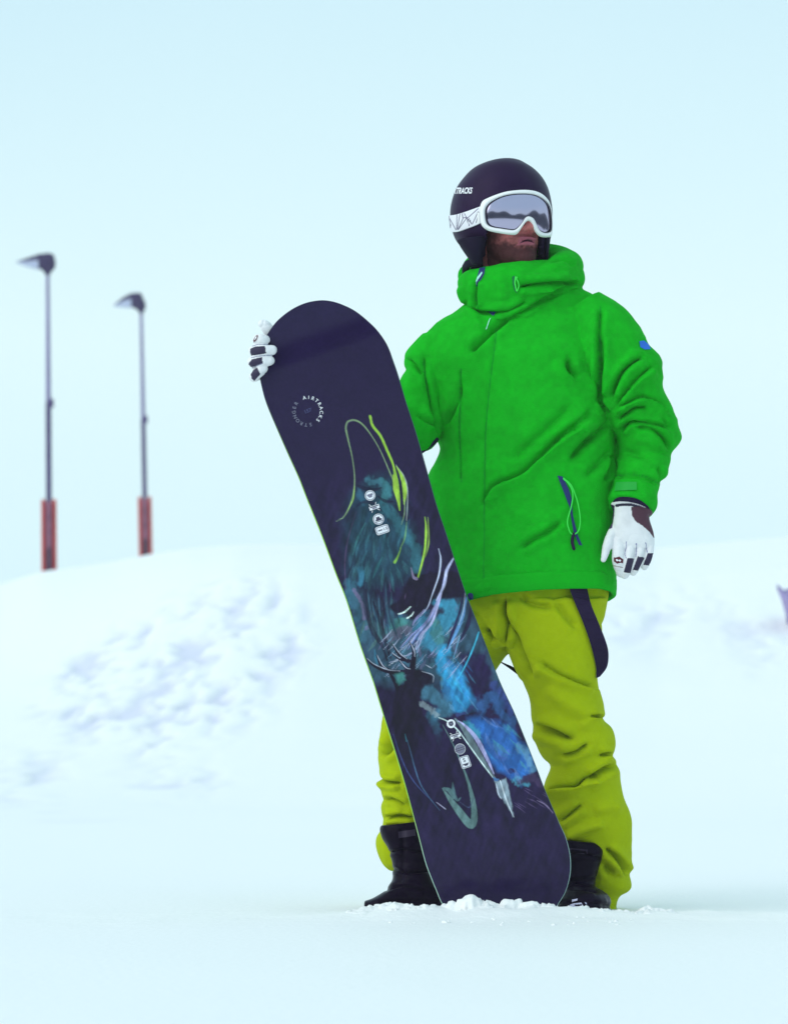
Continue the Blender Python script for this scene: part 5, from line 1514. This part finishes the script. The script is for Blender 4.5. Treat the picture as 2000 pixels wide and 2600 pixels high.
gr.add(*loft([(668, 858, 668, 958, y0 + .045, .018), (690, 850, 692, 956, y0 + .05, .022), (715, 860, 718, 952, y0 + .055, .026), (740, 875, 744, 952, y0 + .06, .03), (765, 890, 770, 960, y0 + .06, .034), (800, 905, 805, 985, y0 + .065, .036)], 28, 3))
gr.add(*tube([P(712, 872, y0 + .04), P(690, 846, y0 + .026), P(672, 826, y0 + .018), P(666, 822, y0 + .016)], [.019, .0165, .0135, .0105], 16, 4, True, ((0, 1, 0), .8)))
def paint_right(c, v, n, x, y):
    for pl, colr in ((zg_([(355, 1045), (470, 990), (725, 978), (750, 1165), (380, 1225), (345, 1130)]), DARK), (zg_([(320, 1400), (400, 1310), (650, 1258), (668, 1412), (375, 1515), (312, 1440)]), DARK), (zg_([(365, 1690), (420, 1600), (530, 1522), (605, 1690), (455, 1865), (390, 1800)]), DARK)):
        c = np.where((inpoly(x, y, pl) & (n[:, 1] < 0.35))[:, None], colr, c)
    for ln in (((400, 985), (520, 945), (830, 942)), ((380, 1275), (520, 1240), (900, 1205)), ((370, 1570), (430, 1510), (660, 1420))):
        d, _, _ = segdist(x, y, zz(zg, *ln))
        c = np.where((d < 1.0)[:, None], lin((140, 140, 165)), c)
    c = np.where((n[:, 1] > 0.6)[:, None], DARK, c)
    return c
def zg_(pts): return [zg(*p) for p in pts]
g2 = glove(gr, paint_right)
b2 = bvh_of(g2)
decal('logo', [zg_([(540, 700), (552, 740), (520, 820), (450, 890), (428, 885), (450, 800), (490, 730)])], b2, M['maroon'], g2, .0008, 3)
decal('logo_mark', [zg_([(520, 730), (522, 770), (480, 830), (470, 820), (490, 760)])], b2, M['print_white'], g2, .0014, 3)

# ------------------------------------------------------------------ clumps of snow thrown up round the board and boots
cm = MB()
ico = bmesh.new()
bmesh.ops.create_icosphere(ico, subdivisions=3, radius=1.0)
iv = np.array([tuple(q.co) for q in ico.verts])
ifc = [tuple(x.index for x in q.verts) for q in ico.faces]
ico.free()
EDGE = ((1645, 2301, .022, -.30, 1.6), (1672, 2308, .014, -.30, 1.8), (1147, 2291, .022, -.40, 1.0), (1196, 2273, .030, -.40, .9), (1180, 2284, .022, -.41, 1), (1217, 2294, .014, -.40, 1), (1240, 2299, .012, -.41, 1.2), (1262, 2297, .010, -.40, 1), (1290, 2286, .024, -.40, 1.1), (1310, 2281, .016, -.40, .8), (1345, 2290, .024, -.41, 1.5), (1372, 2298, .016, -.40, 1.3), (1405, 2304, .014, -.40, 1.2), (1512, 2306, .014, -.38, 1.6), (1534, 2308, .012, -.38, 1.6), (1000, 2302, .010, -.36, 1.5), (960, 2297, .012, -.36, 1.5), (1100, 2306, .012, -.38, 1.5))
for k in range(30):
    px = rng.uniform(930, 1620)
    y = rng.uniform(-.75, -.5)
    x = P(px, 2300, y)[0]
    r = rng.uniform(.002, .006)
    v = iv * (1 + .4 * fbm(iv * 2 + k, k, 3))[:, None] * r
    cm.add(v + np.array((x, y, gz_at(x, y) - r * .35)), ifc)
ex, ey = np.meshgrid(np.arange(-0.24, 0.86, 0.0032), np.arange(-0.56, -0.25, 0.0045))
sx_, sy_ = ex.ravel(), ey.ravel()
g0 = ground_z(sx_, sy_)[0]
p3 = np.stack([sx_, sy_, sx_ * 0], 1)
wx, wy = sx_ + 0.006 * vnoise(p3 * 90, 1) + 0.004 * vnoise(p3 * 220, 2), sy_ + 0.006 * vnoise(p3 * 90, 3)
band_ = np.exp(-((sy_ + 0.395) / 0.045) ** 2) * np.clip((sx_ + 0.17) / 0.1, 0, 1) * np.clip((0.74 - sx_) / 0.14, 0, 1)
rg = 0.55 * vnoise(p3 * 30 + 3, 11) + 0.5 * vnoise(np.stack([wx, wy, wx * 0], 1) * 75, 12) + 0.35 * vnoise(np.stack([wx, wy, wx * 0], 1) * 170, 13)
hgt = band_ * np.clip(0.12 + rg, 0, 1.2) * 0.012
for px, pt, r, y, sx in EDGE:
    cx_, top_ = P(px, 2300, y)[0], P(px, pt, y)[2]
    d2 = ((wx - cx_) / (r * sx)) ** 2 + ((wy - y) / r) ** 2
    zc_ = top_ - r * 1.25 + r * 1.25 * np.sqrt(np.clip(1 - d2, 0, 1)) + 0.004 * rg
    hgt = np.where(d2 < 1, np.maximum(hgt, zc_ - g0), hgt)
edge_w = np.clip(np.minimum.reduce([sx_ + 0.24, 0.86 - sx_, sy_ + 0.56, -0.255 - sy_]) / 0.02, 0, 1)
zz_ = g0 + hgt * edge_w - 0.004 + 0.006 * edge_w * np.clip(band_ + (hgt > 0.003), 0, 1)
en = ex.shape
ei = np.arange(en[0] * en[1]).reshape(en)
cm.add(np.stack([sx_, sy_, zz_], 1), np.stack([ei[:-1, :-1], ei[:-1, 1:], ei[1:, 1:], ei[1:, :-1]], -1).reshape(-1, 4).tolist())
clumps = link('snow_clumps', cm.verts(), cm.f, M['clump'], None, True)
tag(clumps, kind='stuff')

# ------------------------------------------------------------------ snowy air
hz = MB().add(*box((0, 100, 11.6), (300, 345, 13.6)))
hm = bpy.data.materials.new('snow_haze')
hm.use_nodes = True
hm.node_tree.nodes.remove(hm.node_tree.nodes['Principled BSDF'])
pv = hm.node_tree.nodes.new('ShaderNodeVolumePrincipled')
pv.inputs['Color'].default_value = (0.97, 0.98, 1.0, 1)
pv.inputs['Density'].default_value = 0.0009
pv.inputs['Anisotropy'].default_value = 0.0
hm.node_tree.links.new(pv.outputs['Volume'], hm.node_tree.nodes['Material Output'].inputs['Volume'])
haze = put('haze', hz, hm, None, False)
tag(haze, kind='stuff')
